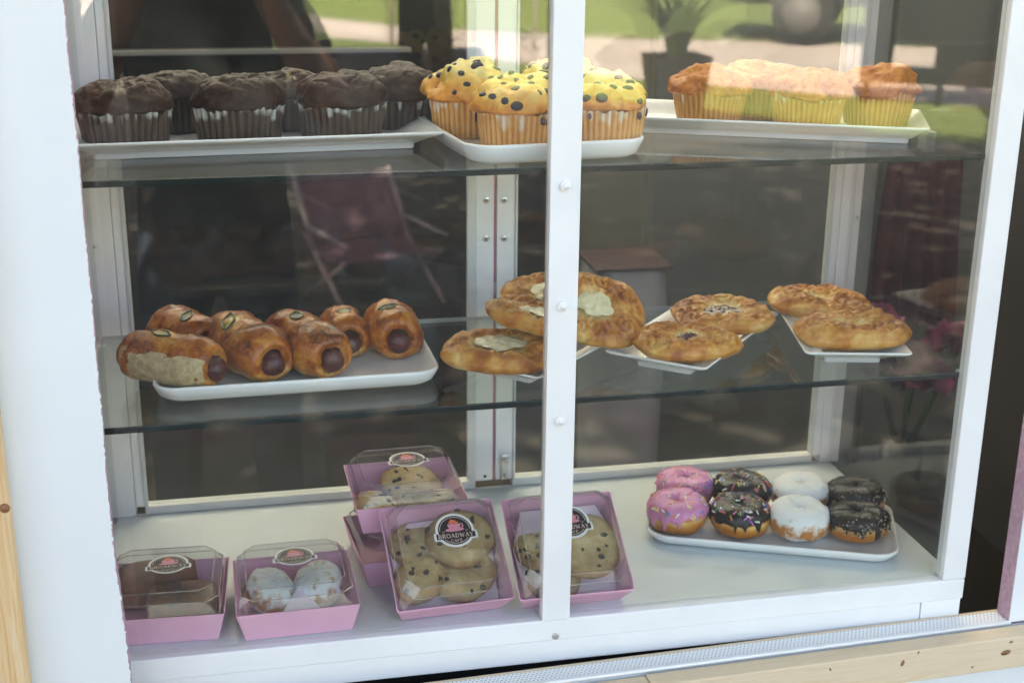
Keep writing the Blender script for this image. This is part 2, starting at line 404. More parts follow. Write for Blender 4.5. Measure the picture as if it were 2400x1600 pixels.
box('face_plank', -.957, -.4375, -.0275, -.0045, -.0440, -.0045, 'pine', bt2, .0012)
cyl('knot', (-.50, -.0277, -.012), (0, -1, 0), .0026, .0004, 'knot', bt2, 14)
up_b = wall_obj(box('upright_batten', -1.115, -1.0445, -.024, -.0012, -.93, 1.04, 'pine_up', None, .0015))
tag(up_b, 'upright pine batten with orange grain at the edge of the white board', 'batten')
kn = cyl('knot', (-1.0475, -.0242, .262), (0, -1, 0), .0045, .0005, 'knot', up_b, 14)
# header, walls, roof and floor of the stand behind the boards
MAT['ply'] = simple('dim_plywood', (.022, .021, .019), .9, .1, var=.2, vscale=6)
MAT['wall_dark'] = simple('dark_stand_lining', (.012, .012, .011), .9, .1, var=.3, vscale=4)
def canvas(name, refl, trans):
    m, N, L, b = newmat(name); N.remove(b); out = N['Material Output']
    d = N.new('ShaderNodeBsdfDiffuse'); d.inputs[0].default_value = (*refl, 1); t = N.new('ShaderNodeBsdfTranslucent'); t.inputs[0].default_value = (*trans, 1)
    a = N.new('ShaderNodeAddShader'); L.new(d.outputs[0], a.inputs[0]); L.new(t.outputs[0], a.inputs[1]); L.new(a.outputs[0], out.inputs['Surface']); return m
MAT['roof_m'] = canvas('light_passing_canvas', (.55, .54, .50), (.25, .25, .245))
def hdr(name, x0, x1, y0, y1, z0, z1, mat, label, cat):
    return tag(box(name, x0, x1, y0, y1, z0, z1, mat, None, 0), label, cat)
hdr('wall_header', -1.4, 1.9, -.12, -.02, 1.42, 1.868, 'facing', 'white header board above the serving window', 'wall board')
rf = mk('added_light_roof', [(-1.6, -.20, 1.86), (2.1, -.20, 1.86), (2.1, 3.1, 1.80), (-1.6, 3.1, 1.80), (-1.6, 1.4, 2.3), (2.1, 1.4, 2.3)], [(0, 1, 5, 4), (4, 5, 2, 3), (0, 4, 3), (1, 2, 5)], 'roof_m', None, False)  # unseen roof, made translucent to brighten the case from above
tag(rf, 'unseen canvas roof made translucent to light the case from above', 'roof')
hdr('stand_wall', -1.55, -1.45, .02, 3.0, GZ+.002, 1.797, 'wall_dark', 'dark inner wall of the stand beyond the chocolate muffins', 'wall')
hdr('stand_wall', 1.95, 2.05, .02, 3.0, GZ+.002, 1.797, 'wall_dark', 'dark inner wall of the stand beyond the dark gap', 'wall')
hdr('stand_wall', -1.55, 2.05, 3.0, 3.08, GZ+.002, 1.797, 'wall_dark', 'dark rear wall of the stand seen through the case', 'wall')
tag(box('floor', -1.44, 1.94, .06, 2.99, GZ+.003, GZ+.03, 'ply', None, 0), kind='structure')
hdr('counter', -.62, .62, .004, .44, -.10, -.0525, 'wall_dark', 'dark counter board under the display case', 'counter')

# ================================================================== DISPLAY CASE
case = empty('display_case', (0, 0, 0), label='white framed glass pastry display case with two glass shelves', cat='display case')
HT = .74
box('base_panel', -.470, .470, .010, .345, -.010, 0.0, 'floor_white', case, .0005)
box('bottom_rail', -.478, .478, -.006, .0095, -.0250, .0003, 'metal_white', case, .0018, 3)
box('kick_panel', -.478, .4275, -.0035, .012, -.0516, -.0256, 'metal_white', case, .0012)
box('kick_panel', .4285, .477, -.0035, .012, -.0512, -.0256, 'metal_white', case, .0012)
box('side_base', .460, .4765, .0125, .345, -.049, -.0105, 'metal_white', case, .001)
box('side_base', -.4765, -.460, .0125, .345, -.049, -.0105, 'metal_white', case, .001)
for x0, x1 in ((.450, .478), (-.478, -.450)):
    box('corner_post', x0, x1, -.006, .012, .0008, HT, 'metal_white', case, .0012)
mull = box('mullion', -.015, .015, -.0085, .009, .0008, HT, 'metal_white', case, .0010)
for z in (.4676, .348, .2274):
    c = cyl('screw_cap', (-.0004, -.0085, z), (0, -1, 0), .0056, .0030, 'cap', mull, 24, .0009)
    cyl('cap_recess', (-.0004, -.0113, z), (0, -1, 0), .0036, .0004, 'cap', mull, 20)
sc_ = cyl('screw', (.0004, -.006, -.0195), (0, -1, 0), .0036, .0015, 'screw', case, 18, .0007)
# rear posts, doors
RY = .3375
box('rear_post', -.482, -.4475, RY-.001, RY+.024, .0005, HT, 'metal_white', case, .001)
box('rear_post', .4545, .482, RY-.001, RY+.024, .0005, HT, 'metal_white', case, .001)
box('post_groove', .4665, .4675, RY-.0014, RY, .001, HT-.01, 'metal_grey', case, 0)
box('rear_rail', -.446, .453, RY+.001, RY+.024, HT-.03, HT, 'metal_white', case, .001)
cyl('screw', (-.4679, RY-.001, .3431), (0, -1, 0), .0022, .0010, 'screw', case, 12)
cyl('screw', (.4769, RY-.001, .3409), (0, -1, 0), .0022, .0010, 'screw', case, 12)
def rear_door(x0, x1, inner_left):
    d = box('rear_door', x0, x0+(.0105 if not inner_left else .0225), RY, RY+.018, .012, HT-.032, 'metal_white', case, .0008)
    box('stile', x1-(.0225 if not inner_left else .0105), x1, RY, RY+.018, .012, HT-.032, 'metal_white', d, .0008)
    xa = x0+(.0105 if not inner_left else .0225); xb = x1-(.0225 if not inner_left else .0105)
    box('bottom_rail', xa, xb, RY+.001, RY+.018, .0008, .0115, 'metal_grey', d, .0008)
    box('pane', xa+.0005, xb-.0005, RY+.007, RY+.010, .0118, HT-.034, 'pane_rear', d, 0)
    box('edge_strip', xa-.0001 if not inner_left else xb-.0045, xa+.0045 if not inner_left else xb+.0001, RY-.002, RY+.003, .013, HT-.034, 'metal_grey', d, .0005)
    return d
dl = rear_door(-.4470, -.0003, False); dr = rear_door(.0036, .4540, True)
box('stile_edge', -.0335, -.0230, RY-.003, RY+.006, .013, HT-.033, 'metal_grey', dl, .0008)
box('stile_edge', .0262, .0290, RY-.003, RY+.006, .013, HT-.033, 'metal_grey', dr, .0006)
box('door_seal', .0, .0033, RY+.004, RY+.012, .012, HT-.033, 'pink_strip', case, 0)
box('magnet_plate', -.0004, .0038, RY+.0005, RY+.005, .262, .276, 'screw', case, .0004)
for x, z, dd in ((-.0101, .381, dl), (.0124, .3802, dr), (-.0101, .3333, dl), (.0126, .3324, dr)):
    cyl('screw', (x, RY-.0001, z), (0, -1, 0), .0042, .0012, 'screw', dd, 16, .0005)
    cyl('screw_slot', (x, RY-.0013, z), (0, -1, 0), .0014, .0002, 'black_hole', dd, 8)
cyl('screw_hole', (-.0103, RY-.0001, .018), (0, -1, 0), .0022, .0003, 'black_hole', dl, 12)
lt = box('latch', .0100, .0208, RY-.0045, RY-.0002, .0125, .048, 'screw', dr, .002)
cyl('latch_pin', (.0153, RY-.0045, .041), (0, -1, 0), .0032, .004, 'screw', lt, 12)
cyl('latch_pin', (.0153, RY-.0045, .0195), (0, -1, 0), .0022, .003, 'screw', lt, 12)
# glass
box('front_pane', -.4498, -.0152, .0020, .0058, .0012, HT-.002, 'pane', case, 0)
box('front_pane', .0152, .4498, .0020, .0058, .0012, HT-.002, 'pane', case, 0)
box('side_pane', .4690, .4725, .0130, RY-.0015, .0008, HT-.002, 'pane_plain', case, 0)
box('side_pane', -.4725, -.4690, .0130, RY-.0015, .0008, HT-.002, 'pane_plain', case, 0)
box('top_pane', -.478, .478, -.006, RY+.024, HT+.0006, HT+.005, 'pane_plain', case, 0)
Z1, Z2 = .482, .2435
for z in (Z1, Z2):
    s = box('glass_shelf', -.466, .466, .0135, .3072, z-.0050, z, 'shelf_glass', case, 0)
    box('front_edge', -.466, .466, .0100, .0133, z-.0058, z+.0003, 'shelf_edge', s, .0006)
    box('rear_edge', -.466, .466, .3075, .3079, z-.0050, z, 'metal_grey', s, 0)
    for x in (-.4665, .4665):
        for y in (.03, .29):
            box('shelf_clip', x-.006, x+.002 if x > 0 else x+.006, y-.006, y+.006, z-.0105, z-.0052, 'metal_white', s, .001)

# ================================================================== TRAYS
def flared_tray(name, wd, dp, loc, rz, label, h=.0205, ins=.028):
    w0, d0 = wd-2*ins, dp-2*ins
    L_ = [rrect(w0, d0, .004, 0), rrect(w0+.002, d0+.002, .004, .0012), rrect(w0+.002, d0+.002, .004, .0052),
          rrect(w0+.012, d0+.012, .005, .0074), rrect(w0+ins, d0+ins, .005, .0118), rrect(wd-.004, dp-.004, .006, h-.0035),
          rrect(wd, dp, .006, h-.0018), rrect(wd, dp, .006, h-.0004), rrect(wd-.0020, dp-.0020, .005, h), rrect(wd-.006, dp-.006, .005, h-.001),
          rrect(w0+ins-.006, d0+ins-.006, .005, .0140), rrect(w0-.002, d0-.002, .004, .0068), rrect(w0-.012, d0-.012, .004, .0058), rrect(w0*.5, d0*.5, .004, .0056)]
    V, Fc = loft(L_)
    o = mk(name, V, Fc, 'porcelain'); place(o, loc, (0, 0, rz))
    return tag(o, label, 'tray', 'white serving trays')
def round_tray(name, wd, dp, loc, rz, label, h=.018, rad=.026, ins=.010):
    L_ = [rrect(wd-2*ins-.01, dp-2*ins-.01, rad*.6, 0, 10), rrect(wd-2*ins, dp-2*ins, rad*.8, .0006, 10), rrect(wd-ins, dp-ins, rad*.9, .0045, 10),
          rrect(wd-.004, dp-.004, rad, h*.55, 10), rrect(wd, dp, rad, h-.003, 10), rrect(wd-.0008, dp-.0008, rad, h-.0006, 10), rrect(wd-.004, dp-.004, rad-.002, h, 10),
          rrect(wd-.0085, dp-.0085, rad-.004, h-.0014, 10), rrect(wd-.016, dp-.016, rad-.006, .0085, 10), rrect(wd-.026, dp-.026, rad-.01, .0062, 10), rrect(wd*.5, dp*.5, .01, .0058, 10)]
    V, Fc = loft(L_)
    o = mk(name, V, Fc, 'porcelain'); place(o, loc, (0, 0, rz))
    return tag(o, label, 'tray', 'white serving trays')
def corner_to_centre(c, a, wd, dp, sx, sy):
    """centre of a wd x dp rectangle turned by a, given one corner with local signs sx, sy"""
    ca, sa = math.cos(a), math.sin(a); lx, ly = -sx*wd/2, -sy*dp/2
    return (c[0]+lx*ca-ly*sa, c[1]+lx*sa+ly*ca)
ZT = .0002
def at_z(p, z): return (p[0], p[1], z+ZT)
a = R(3.2); c = corner_to_centre((-.096, .1086), a, .372, .180, 1, -1)
flared_tray('serving_tray', .372, .180, at_z(c, Z1), a, 'long white tray holding six chocolate muffins')
a = R(6.5); c = corner_to_centre((-.0865, .0110), a, .190, .275, -1, -1)
round_tray('serving_tray', .190, .262, at_z(c, Z1), a, 'rounded white tray holding the blueberry muffins', .0205, .030)
a = R(-23.8); c = corner_to_centre((.409, .052), a, .340, .141, 1, -1)
T3C = c
flared_tray('serving_tray', .340, .141, at_z(c, Z1), a, 'long white tray under the orange muffins', .0205, .020)
a = R(1.0); c = corner_to_centre((-.400, .062), a, .292, .195, -1, -1)
round_tray('serving_tray', .292, .195, at_z(c, Z2), a, 'wide rounded white tray with sausage rolls')
a = R(44.5); c = corner_to_centre((-.0165, .0215), a, .234, .124, -1, -1)
flared_tray('serving_plate', .234, .124, at_z(c, Z2), a, 'white plate set askew under four cheese danishes')
a = R(48.8); c = corner_to_centre((.1616, .0165), a, .238, .118, -1, -1)
flared_tray('serving_plate', .238, .118, at_z(c, Z2), a, 'white plate set askew under two berry danishes')
a = R(-12.5); c = corner_to_centre((.4005, .0230), a, .117, .234, 1, -1)
flared_tray('serving_plate', .117, .234, at_z(c, Z2), a, 'white plate under two plain danishes by the side glass')
round_tray('serving_tray', .296, .156, (.3096, .1577, ZT), R(-22.2), 'white rounded tray carrying eight doughnuts', .015, .030)

# ================================================================== PASTRIES
def build_cup(parent, mat, rb, rtop, h, npl, seed, amp=.0022):
    nu, nv = npl*6, 9; bake = []; pleat = []
    def f(i, j):
        t = j/(nv-1); th = 2*math.pi*i/nu
        ph = (i % 6)/6.0
        ph2 = ph + .12*fn3(seed, th*5, t*1.5, 2)
        tri = 1-abs(2*(ph2 % 1.0)-1)
        rr = rb+(rtop-rb)*t**.85 + (tri-.5)*2*amp*(.35+.65*t) + .0016*fn3(seed+5, math.cos(th)*2, math.sin(th)*2+t, 2)
        z = h*t
        if j == nv-1: z += .0050*fn3(seed+9, math.cos(th)*3, math.sin(th)*3, 2) + .0012*(tri-.5)
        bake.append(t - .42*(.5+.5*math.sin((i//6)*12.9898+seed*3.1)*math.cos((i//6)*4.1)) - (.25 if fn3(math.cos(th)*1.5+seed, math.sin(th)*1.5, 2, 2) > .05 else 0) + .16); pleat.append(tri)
        return (rr*math.cos(th), rr*math.sin(th), z)
    V, Fc = grid(nu, nv, f, True, True)
    return mk('paper_cup', V, Fc, mat, parent, True, {'bake': bake, 'pleat': pleat})
def dome_point(kind, th, s, seed, rc, rm, zc, H):
    # s 0 (under the overhang) .. 1 (crown)
    ang = -.75 + s*(math.pi/2+.75)
    cr = max(0.0, math.cos(ang))
    if kind == 'choc':
        r = rm*(cr**.62); z = zc + (H*math.sin(ang) if ang > 0 else .010*math.sin(ang))
    else:
        r = rm*(cr**.70); z = zc + (H*math.sin(ang)**.95 if ang > 0 else .010*math.sin(ang))
    if ang < 0: r = rm*math.cos(ang)**1.6
    x, y = r*math.cos(th), r*math.sin(th)
    if kind == 'choc':
        n = .0070*fn3(x*22+seed, y*22, z*22) + .0018*fn3(x*110, y*110+seed, z*110)
        cre = fn3(x*36+seed*2, y*36, 7, 2)
        n += -.0085*max(0, .15-abs(cre))/.15*max(0, s-.42) + .006*max(0, fn3(x*30+seed*3, y*30, 5, 2))*max(0, s-.5)
    else:
        n = .0085*fn3(x*34+seed, y*34, z*34) + .0016*fn3(x*140, y*140+seed, z*140)
        n += .010*max(0, fn3(x*60+seed, y*60, z*60+3, 2))*max(0, s-.4)
    d = Vector((x, y, (z-zc)*1.3)); d = d.normalized() if d.length > 1e-6 else Vector((0, 0, 1))
    return Vector((x, y, z)) + d*n
def muffin(kind, loc, seed, label, group, dia=.094, hgt=1.0, rz=0, tilt=(0, 0)):
    t = empty('muffin', loc, (tilt[0], tilt[1], rz), label, 'muffin', group)
    rm = dia/2; hc = .036 if kind == 'choc' else .040
    if kind == 'choc': rb, rc, H, zc = .0410, .0460, .028*hgt, hc+.002
    elif kind == 'blue': rb, rc, H, zc = .0375, .0425, .036*hgt, hc+.002
    else: rb, rc, H, zc = .034, .0405, .029*hgt, hc-.002
    nu, nv = 110, 40; bake = []
    pts = []
    def f(i, j):
        th = 2*math.pi*i/nu; s = j/(nv-1)
        p = dome_point(kind, th, s, seed, rc, rm, zc, H)
        if kind == 'blue': b = .74 - .66*((p.z-zc)/H) + .12*fn3(p.x*30, p.y*30, seed, 2)
        elif kind == 'bran': b = .55 - .18*((p.z-zc)/H) + .25*fn3(p.x*45, p.y*45, seed, 2)
        else: b = .45
        bake.append(b); return tuple(p)
    V, Fc = grid(nu, nv, f, True, True, True)
    mk('muffin_top', V, Fc, {'choc': 'choc', 'blue': 'blue_top', 'bran': 'bran_top'}[kind], t, True, {'bake': bake})
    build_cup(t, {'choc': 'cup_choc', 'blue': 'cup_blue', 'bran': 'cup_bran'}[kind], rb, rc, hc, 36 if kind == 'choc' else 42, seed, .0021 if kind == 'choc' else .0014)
    if kind == 'blue':
        rr = random.Random(seed); got = []
        tries = 0
        while len(got) < 27 and tries < 500:
            tries += 1
            th = rr.uniform(0, 2*math.pi); s = rr.uniform(.34, .97)**.9
            p = dome_point(kind, th, s, seed, rc, rm, zc, H)
            if any((p-q).length < .0125 for q in got): continue
            got.append(p)
            e = .0005
            pa = dome_point(kind, th+.05, s, seed, rc, rm, zc, H); pb = dome_point(kind, th, min(1, s+.03), seed, rc, rm, zc, H)
            nrm = (pa-p).cross(pb-p).normalized()
            o = link(bpy.data.objects.new('blueberry', BERRY)); o.parent = t
            o.location = p - nrm*.0009; o.rotation_euler = nrm.to_track_quat('Z', 'Y').to_euler()
            k = rr.uniform(.62, 1.18); o.scale = (k*rr.uniform(.8, 1.35), k*rr.uniform(.8, 1.1), k*.7)
        for q in range(9):                     # burst berries against the paper
            th = rr.uniform(0, 2*math.pi)
            o = link(bpy.data.objects.new('blueberry', BERRY)); o.parent = t
            rq = rc+.0012; o.location = (rq*math.cos(th), rq*math.sin(th), hc-rr.uniform(.004, .011))
            o.rotation_euler = Vector((math.cos(th), math.sin(th), 0)).to_track_quat('Z', 'Y').to_euler(); kq = rr.uniform(.4, 1.0); o.scale = (.85*kq, 1.25*kq, .35)
    return t
bm = bmesh.new(); bmesh.ops.create_icosphere(bm, subdivisions=2, radius=.0049)
for v in bm.verts:
    if v.co.z > .0035: v.co.z -= .0010
BERRY = bpy.data.meshes.new('blueberry'); bm.to_mesh(BERRY); bm.free(); BERRY.materials.append(MAT['berry'])
BERRY.polygons.foreach_set('use_smooth', [True]*len(BERRY.polygons))

zt = Z1+.0062
G = 'chocolate muffins on the long tray'
muffin('choc', (-.4125, .172, zt), 11, 'chocolate muffin closest to the ragged foam board, front row', G, .099, .95)
muffin('choc', (-.3005, .178, zt), 12, 'chocolate muffin in the middle of the front row', G, .097, .98, 1)
muffin('choc', (-.1945, .184, zt), 13, 'chocolate muffin at the front with a wide pale paper edge', G, .096, 1.0, 2)
muffin('choc', (-.366, .262, zt), 24, 'chocolate muffin behind, in the gap between the first two front ones', G, .094, .82, 3)
muffin('choc', (-.2495, .262, zt), 15, 'chocolate muffin behind, in the gap between the second and third front ones', G, .094, .80, 4)
muffin('choc', (-.1245, .255, zt), 16, 'tall split chocolate muffin beside the blueberry muffins', G, .097, .98, 5, (0, R(4)))
G = 'blueberry muffins on the rounded tray'
zt = Z1+.0064
muffin('blue', (-.0252, .085, zt), 31, 'blueberry muffin in front, partly hidden by the white upright bar', G, .090, .88)
muffin('blue', (.0640, .092, zt), 32, 'blueberry muffin with pale crumbly top nearest the orange muffins', G, .089, .80, 1.2)
muffin('blue', (-.0590, .182, zt), 33, 'blueberry muffin next to the chocolate muffins', G, .092, .86, 2.2)
muffin('blue', (.0430, .192, zt), 34, 'blueberry muffin mostly hidden behind the upright bar', G, .089, .84, 3.1)
G = 'orange muffins on the tilted tray'
def t3(a_, b_):
    al = R(-23.8); return (.409-a_*math.cos(al)-b_*math.sin(al), .052-a_*math.sin(al)+b_*math.cos(al), Z1+.0062)
muffin('bran', (.2150, .1935, Z1+.0085), 41, 'orange brown muffin at the blueberry end of its tray', G, .090, .80)
muffin('bran', (.3110, .1480, Z1+.0085), 42, 'orange brown muffin in front, second from the side glass', G, .090, .85, 1)
muffin('bran', (.2905, .2280, Z1+.0098), 43, 'orange brown muffin standing behind the two front ones', G, .088, .74, 2)
muffin('bran', (.4030, .1650, Z1+.0088), 44, 'orange brown muffin at the side glass end of its tray', G, .090, .86, 3)

# ------------------------------------------------------------------ sausage rolls
def roll(p0, p1, z, seed, label, wd=.052, torn=False, pep=.5, pep_side=0.0, sausage=True):
    """bun from the open end p0 to the far end p1"""
    d = Vector((p1[0]-p0[0], p1[1]-p0[1])); Ln = d.length
    ang = math.atan2(d.y, d.x)
    t = empty('sausage_roll', (p0[0], p0[1], z), (0, 0, ang), label, 'sausage roll', 'sausage rolls on the wide tray')
    nu, nv = 56, 40; bake = []; rr = wd/2; hz = wd*.475
    def rad(s):
        e = min(1, max(0, s))
        k = (math.sin(math.pi*(.5*min(1, e/.22)))**.6 if e < .22 else 1.0)
        k2 = math.sqrt(max(0.0, 1-((e-.72)/.28)**2)) if e > .72 else 1.0
        return (.62+.38*k)*max(k2, 0.02)
    mouth = .0124
    def f(i, j):
        th = 2*math.pi*i/nu
        if j < 4:                                   # lip turning into the mouth
            s = 0.0; kk = j/4; rfac = mouth*(1+.16*fn3(math.cos(th)*1.6+seed, math.sin(th)*1.6, 3, 2))/rr + (rad(0)-mouth/rr)*kk**.7; x = .004*(1-kk)**2*0 + .0035*(1-kk)
        else:
            s = (j-4)/(nv-5); s = s**.9; rfac = rad(s); x = Ln*s
        cx, sz = math.cos(th), math.sin(th)
        y = rr*rfac*cx; zz = hz*rfac*sz
        if sz < 0: zz *= .92; y *= (1+.10*abs(sz))
        n = .0026*fn3(x*45+seed, y*45, zz*45) + .0007*fn3(x*160, y*160+seed, zz*160)
        wr = (x/Ln*2.4 + th/(2*math.pi) + .06*fn3(x*30, y*30, seed, 2)) % 1.0
        n += .0030*wr - .0015 - .0022*math.exp(-((wr-.02)/.05)**2)
        sc = 1+n/rr
        y *= sc; zz *= sc
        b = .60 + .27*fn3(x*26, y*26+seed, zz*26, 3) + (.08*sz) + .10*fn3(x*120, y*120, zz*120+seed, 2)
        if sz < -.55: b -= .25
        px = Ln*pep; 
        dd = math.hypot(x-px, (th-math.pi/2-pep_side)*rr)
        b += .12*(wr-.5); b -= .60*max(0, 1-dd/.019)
        bake.append(b); return (x, y, hz*.92+zz)
    V, Fc = grid(nu, nv, f, True, False, True)
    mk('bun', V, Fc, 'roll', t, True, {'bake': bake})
    if sausage:
        def g(i, j):
            th = 2*math.pi*i/20; aq = min(1, (j+.3)/5)*math.pi/2; r_ = .0124*math.sin(aq)*(1+.05*math.sin(th*3+seed))
            x = -.0080+.0100*(1-math.cos(aq)) + max(0, j-5)*.014
            return (x-.001, r_*math.cos(th)*1.0, hz*.80+r_*math.sin(th))
        V, Fc = grid(20, 8, g, True, True, True)
        mk('sausage', V, Fc, 'sausage', t)
    # pepper slice pressed into the top
    s = pep; rl = rad(s); px = Ln*s
    pth = math.pi/2+pep_side
    y0, z0 = rr*rl*math.cos(pth), hz*.92+hz*rl*math.sin(pth)
    nrm = Vector((0, math.cos(pth), math.sin(pth)))
    k = rnd.uniform(.85, 1.1)
    def ring(i, j):
        th = 2*math.pi*i/22; q = 2*math.pi*j/8
        rx = (.0118+.0022*math.sin(th*2+seed))*k; ry = .0070*k
        c_ = Vector((rx*math.cos(th), ry*math.sin(th), 0)); o_ = Vector((math.cos(th), math.sin(th), 0))
        return tuple(c_ + o_*.0013*math.cos(q) + Vector((0, 0, .0011*math.sin(q))))
    V, Fc = grid(22, 9, ring, True)
    pr = mk('pepper_slice', V, Fc, 'pepper', t)
    pr.location = (px, y0, z0+.0006); pr.rotation_euler = nrm.to_track_quat('Z', 'X').to_euler()
    pr.rotation_euler.rotate_axis('Z', rnd.uniform(0, 3))
    V = [(0, 0, .0004)] + [((.0112*k)*math.cos(2*math.pi*i/18), .0066*k*math.sin(2*math.pi*i/18), -.0002+.0005*math.sin(i*5)) for i in range(18)]
    mk('pepper_flesh', V, [(0, 1+i, 1+(i+1) % 18) for i in range(18)], 'pepper_in' if seed % 2 else 'pepper', pr)
    if torn:                                   # torn side: bulging white crumb
        side = torn
        def h_(i, j):
            s_ = .02+.86*i/25; v_ = j/11; th = math.pi/2 + side*(R(56)+R(16)*fn3(i*.16, 2, seed, 2)*(1-v_)+R(84)*v_)
            rl_ = rad(s_); x = Ln*s_; bul = 1.045+.05*math.sin(math.pi*v_)*math.sin(math.pi*i/25)
            edge_ = min(1, 4*min(v_, 1-v_, i/25, 1-i/25))
            bul = 1.0 + (bul-.965)*edge_ + .045*fn3(s_*9, v_*5, seed)*edge_
            y = rr*rl_*math.cos(th)*bul; zz = hz*rl_*math.sin(th)*bul
            return (x+.002*fn3(s_*7, v_*7, 2), y, max(.0012, hz*.92+zz))
        V, Fc = grid(26, 12, h_, False)
        c_ = mk('torn_crumb', V, Fc, 'crumb', t); tag(c_, 'torn side showing white crumb')
    return t
zt = Z2+.0066
roll((-.3360, .0840), (-.4330, .1500), zt, 51, 'sausage roll with a torn side of white crumb at the tray corner', .057, torn=-1, pep=.55, pep_side=-.05)
roll((-.3460, .1560), (-.3960, .2450), zt, 52, 'pale sausage roll behind the torn one', .056, pep=.30, pep_side=-.2)
roll((-.2790, .0830), (-.3330, .2030), zt, 53, 'largest sausage roll, lying slantwise second from the tray corner', .062, pep=.56, pep_side=-.5)
roll((-.2190, .0830), (-.2710, .2000), zt, 54, 'sausage roll with a big drop shaped pepper slice', .061, pep=.55, pep_side=-.15)
roll((-.1960, .1480), (-.2010, .2220), zt, 55, 'small sausage roll tucked behind the one with the big pepper slice', .052, pep=.42, pep_side=0)
roll((-.1440, .1370), (-.1480, .2180), zt, 56, 'sausage roll standing apart near the cheese danishes', .058, pep=.42, pep_side=-.2)

# ------------------------------------------------------------------ danishes
def danish(loc, rot, seed, label, group, rx=.062, ry=.050, fill='cheese', h=.030, fr=.36, fold=0.0):
    t = empty('danish', loc, rot, label, 'danish', group)
    nu, nv = 120, 50; bake = []
    sw = [(.60*rx, -.42*ry), (-.62*rx, -.30*ry), (.1*rx, .66*ry)]
    def f(i, j):
        th = 2*math.pi*i/nu; q = j/(nv-1)
        cs, sn = math.cos(th), math.sin(th)
        out = (abs(cs)**2.6+abs(sn)**2.6)**(-1/2.6)
        out *= 1+.05*fn3(cs*1.4+seed, sn*1.4, 1, 2)
        if q < .22:                               # underside to rim
            k = q/.22; rho = .80+.20*math.sin(k*math.pi/2); z = .011*(1-math.cos(k*math.pi/2)); hgt = z
        else:
            k = (q-.22)/.78; rho = 1-k
            ring = math.sin(min(1, (1-rho)/.30)*math.pi/2)**.75
            inner = 1/(1+math.exp((fr+.05-rho)*26))
            lob = 1+.14*math.cos(2*th+seed)+.26*fn3(cs*2+seed*2, sn*2, 4, 2)
            hgt = .010 + (h-.010)*ring*lob*(.50+.50*inner)
            cre = fn3(cs*3.2+seed, sn*3.2, rho*1.5, 2)
            hgt -= .0045*max(0, .12-abs(cre))/.12*inner*ring
            hgt += .0009*math.sin(rho*30+5.0*fn3(cs*2.5, sn*2.5, seed))*inner
        x, y = rx*rho*out*cs, ry*rho*out*sn
        spi = 0
        for qi, (ax, ay) in enumerate(sw):
            dq = math.hypot(x-ax, (y-ay)*1.2)
            spi += math.sin(dq/.0040*math.pi + math.atan2(y-ay, x-ax) + 3*fn3(x*60, y*60, seed, 2))*math.exp(-(dq/.019)**2)
        if q > .15: hgt += .0011*spi
        n = .0016*fn3(x*70+seed, y*70, hgt*70)
        b = .56 + .42*fn3(x*30+seed, y*30, 2, 3) - (.30 if q < .08 else 0) - .22*spi
        if q > .22:
            rho_ = 1-(q-.22)/.78
            b -= .38*(1-1/(1+math.exp((fr+.10-rho_)*22)))
            if h*.85 < hgt: b += .12
        bake.append(b)
        return (x*(1+n*4), y*(1+n*4), hgt+n)
    V, Fc = grid(nu, nv, f, True, True, True)
    mk('pastry', V, Fc, 'danish', t, True, {'bake': bake})
    if fill:
        k2 = fr*.98
        def g(i, j):
            th = 2*math.pi*i/40; q = j/8; cs, sn = math.cos(th), math.sin(th)
            w_ = 1+.20*fn3(cs*1.4+seed, sn*1.4, 9, 2)
            return (rx*k2*q*w_*cs, ry*k2*q*w_*sn, .0100+(h-.010)*.5*(1.30 if fill == 'cheese' else 1.12)+.0030*math.cos(q*math.pi/2)+.0026*fn3(cs*q*3, sn*q*3, seed)+.002*(1 if fill == 'cheese' else -.4))
        V, Fc = grid(40, 9, g, True)
        mk('filling', V, Fc, fill, t)
    return t
zt = Z2+.0185
G = 'cheese danishes stacked on one plate'
danish((-.0430, .0900, zt), (R(1), R(0), R(-28)), 61, 'cheese danish lying lowest, next to the sausage rolls', G, 0.0627, 0.0532, 'cheese', .022, .44)
danish((.0040, .1180, zt+.024), (R(-5), R(14), R(-12)), 62, 'cheese danish resting on top of the lowest one', G, 0.0608, 0.0456, 'cheese', .019, .38)
danish((.0400, .2100, zt+.022), (R(16), R(-4), R(15)), 63, 'cheese danish at the back, behind the upright bar', G, 0.0570, 0.0494, 'cheese', .020, .42)
danish((.0720, .1440, zt+.027), (R(30), R(14), R(-14)), 64, 'cheese danish propped up steeply facing the front', G, 0.0579, 0.0522, 'cheese', .021, .36)
G = 'berry danishes on one plate'
danish((.1640, .0860, zt), (R(3), R(2), R(10)), 65, 'berry danish at the front, its filling hardly visible', G, 0.0599, 0.0437, 'jam', .021, .24)
danish((.2380, .1740, zt), (R(3), R(0), R(-8)), 66, 'berry danish behind, with dark jam showing', G, 0.0599, 0.0494, 'jam', .020, .38)
G = 'plain danishes by the side glass'
danish((.3600, .0900, zt), (R(2), R(-2), R(-14)), 67, 'plain golden danish in front by the side glass', G, 0.0636, 0.0437, None, .023, .20)
danish((.3700, .2010, zt), (R(2), R(3), R(-18)), 68, 'plain golden danish behind by the side glass', G, 0.0617, 0.0475, None, .021, .20)

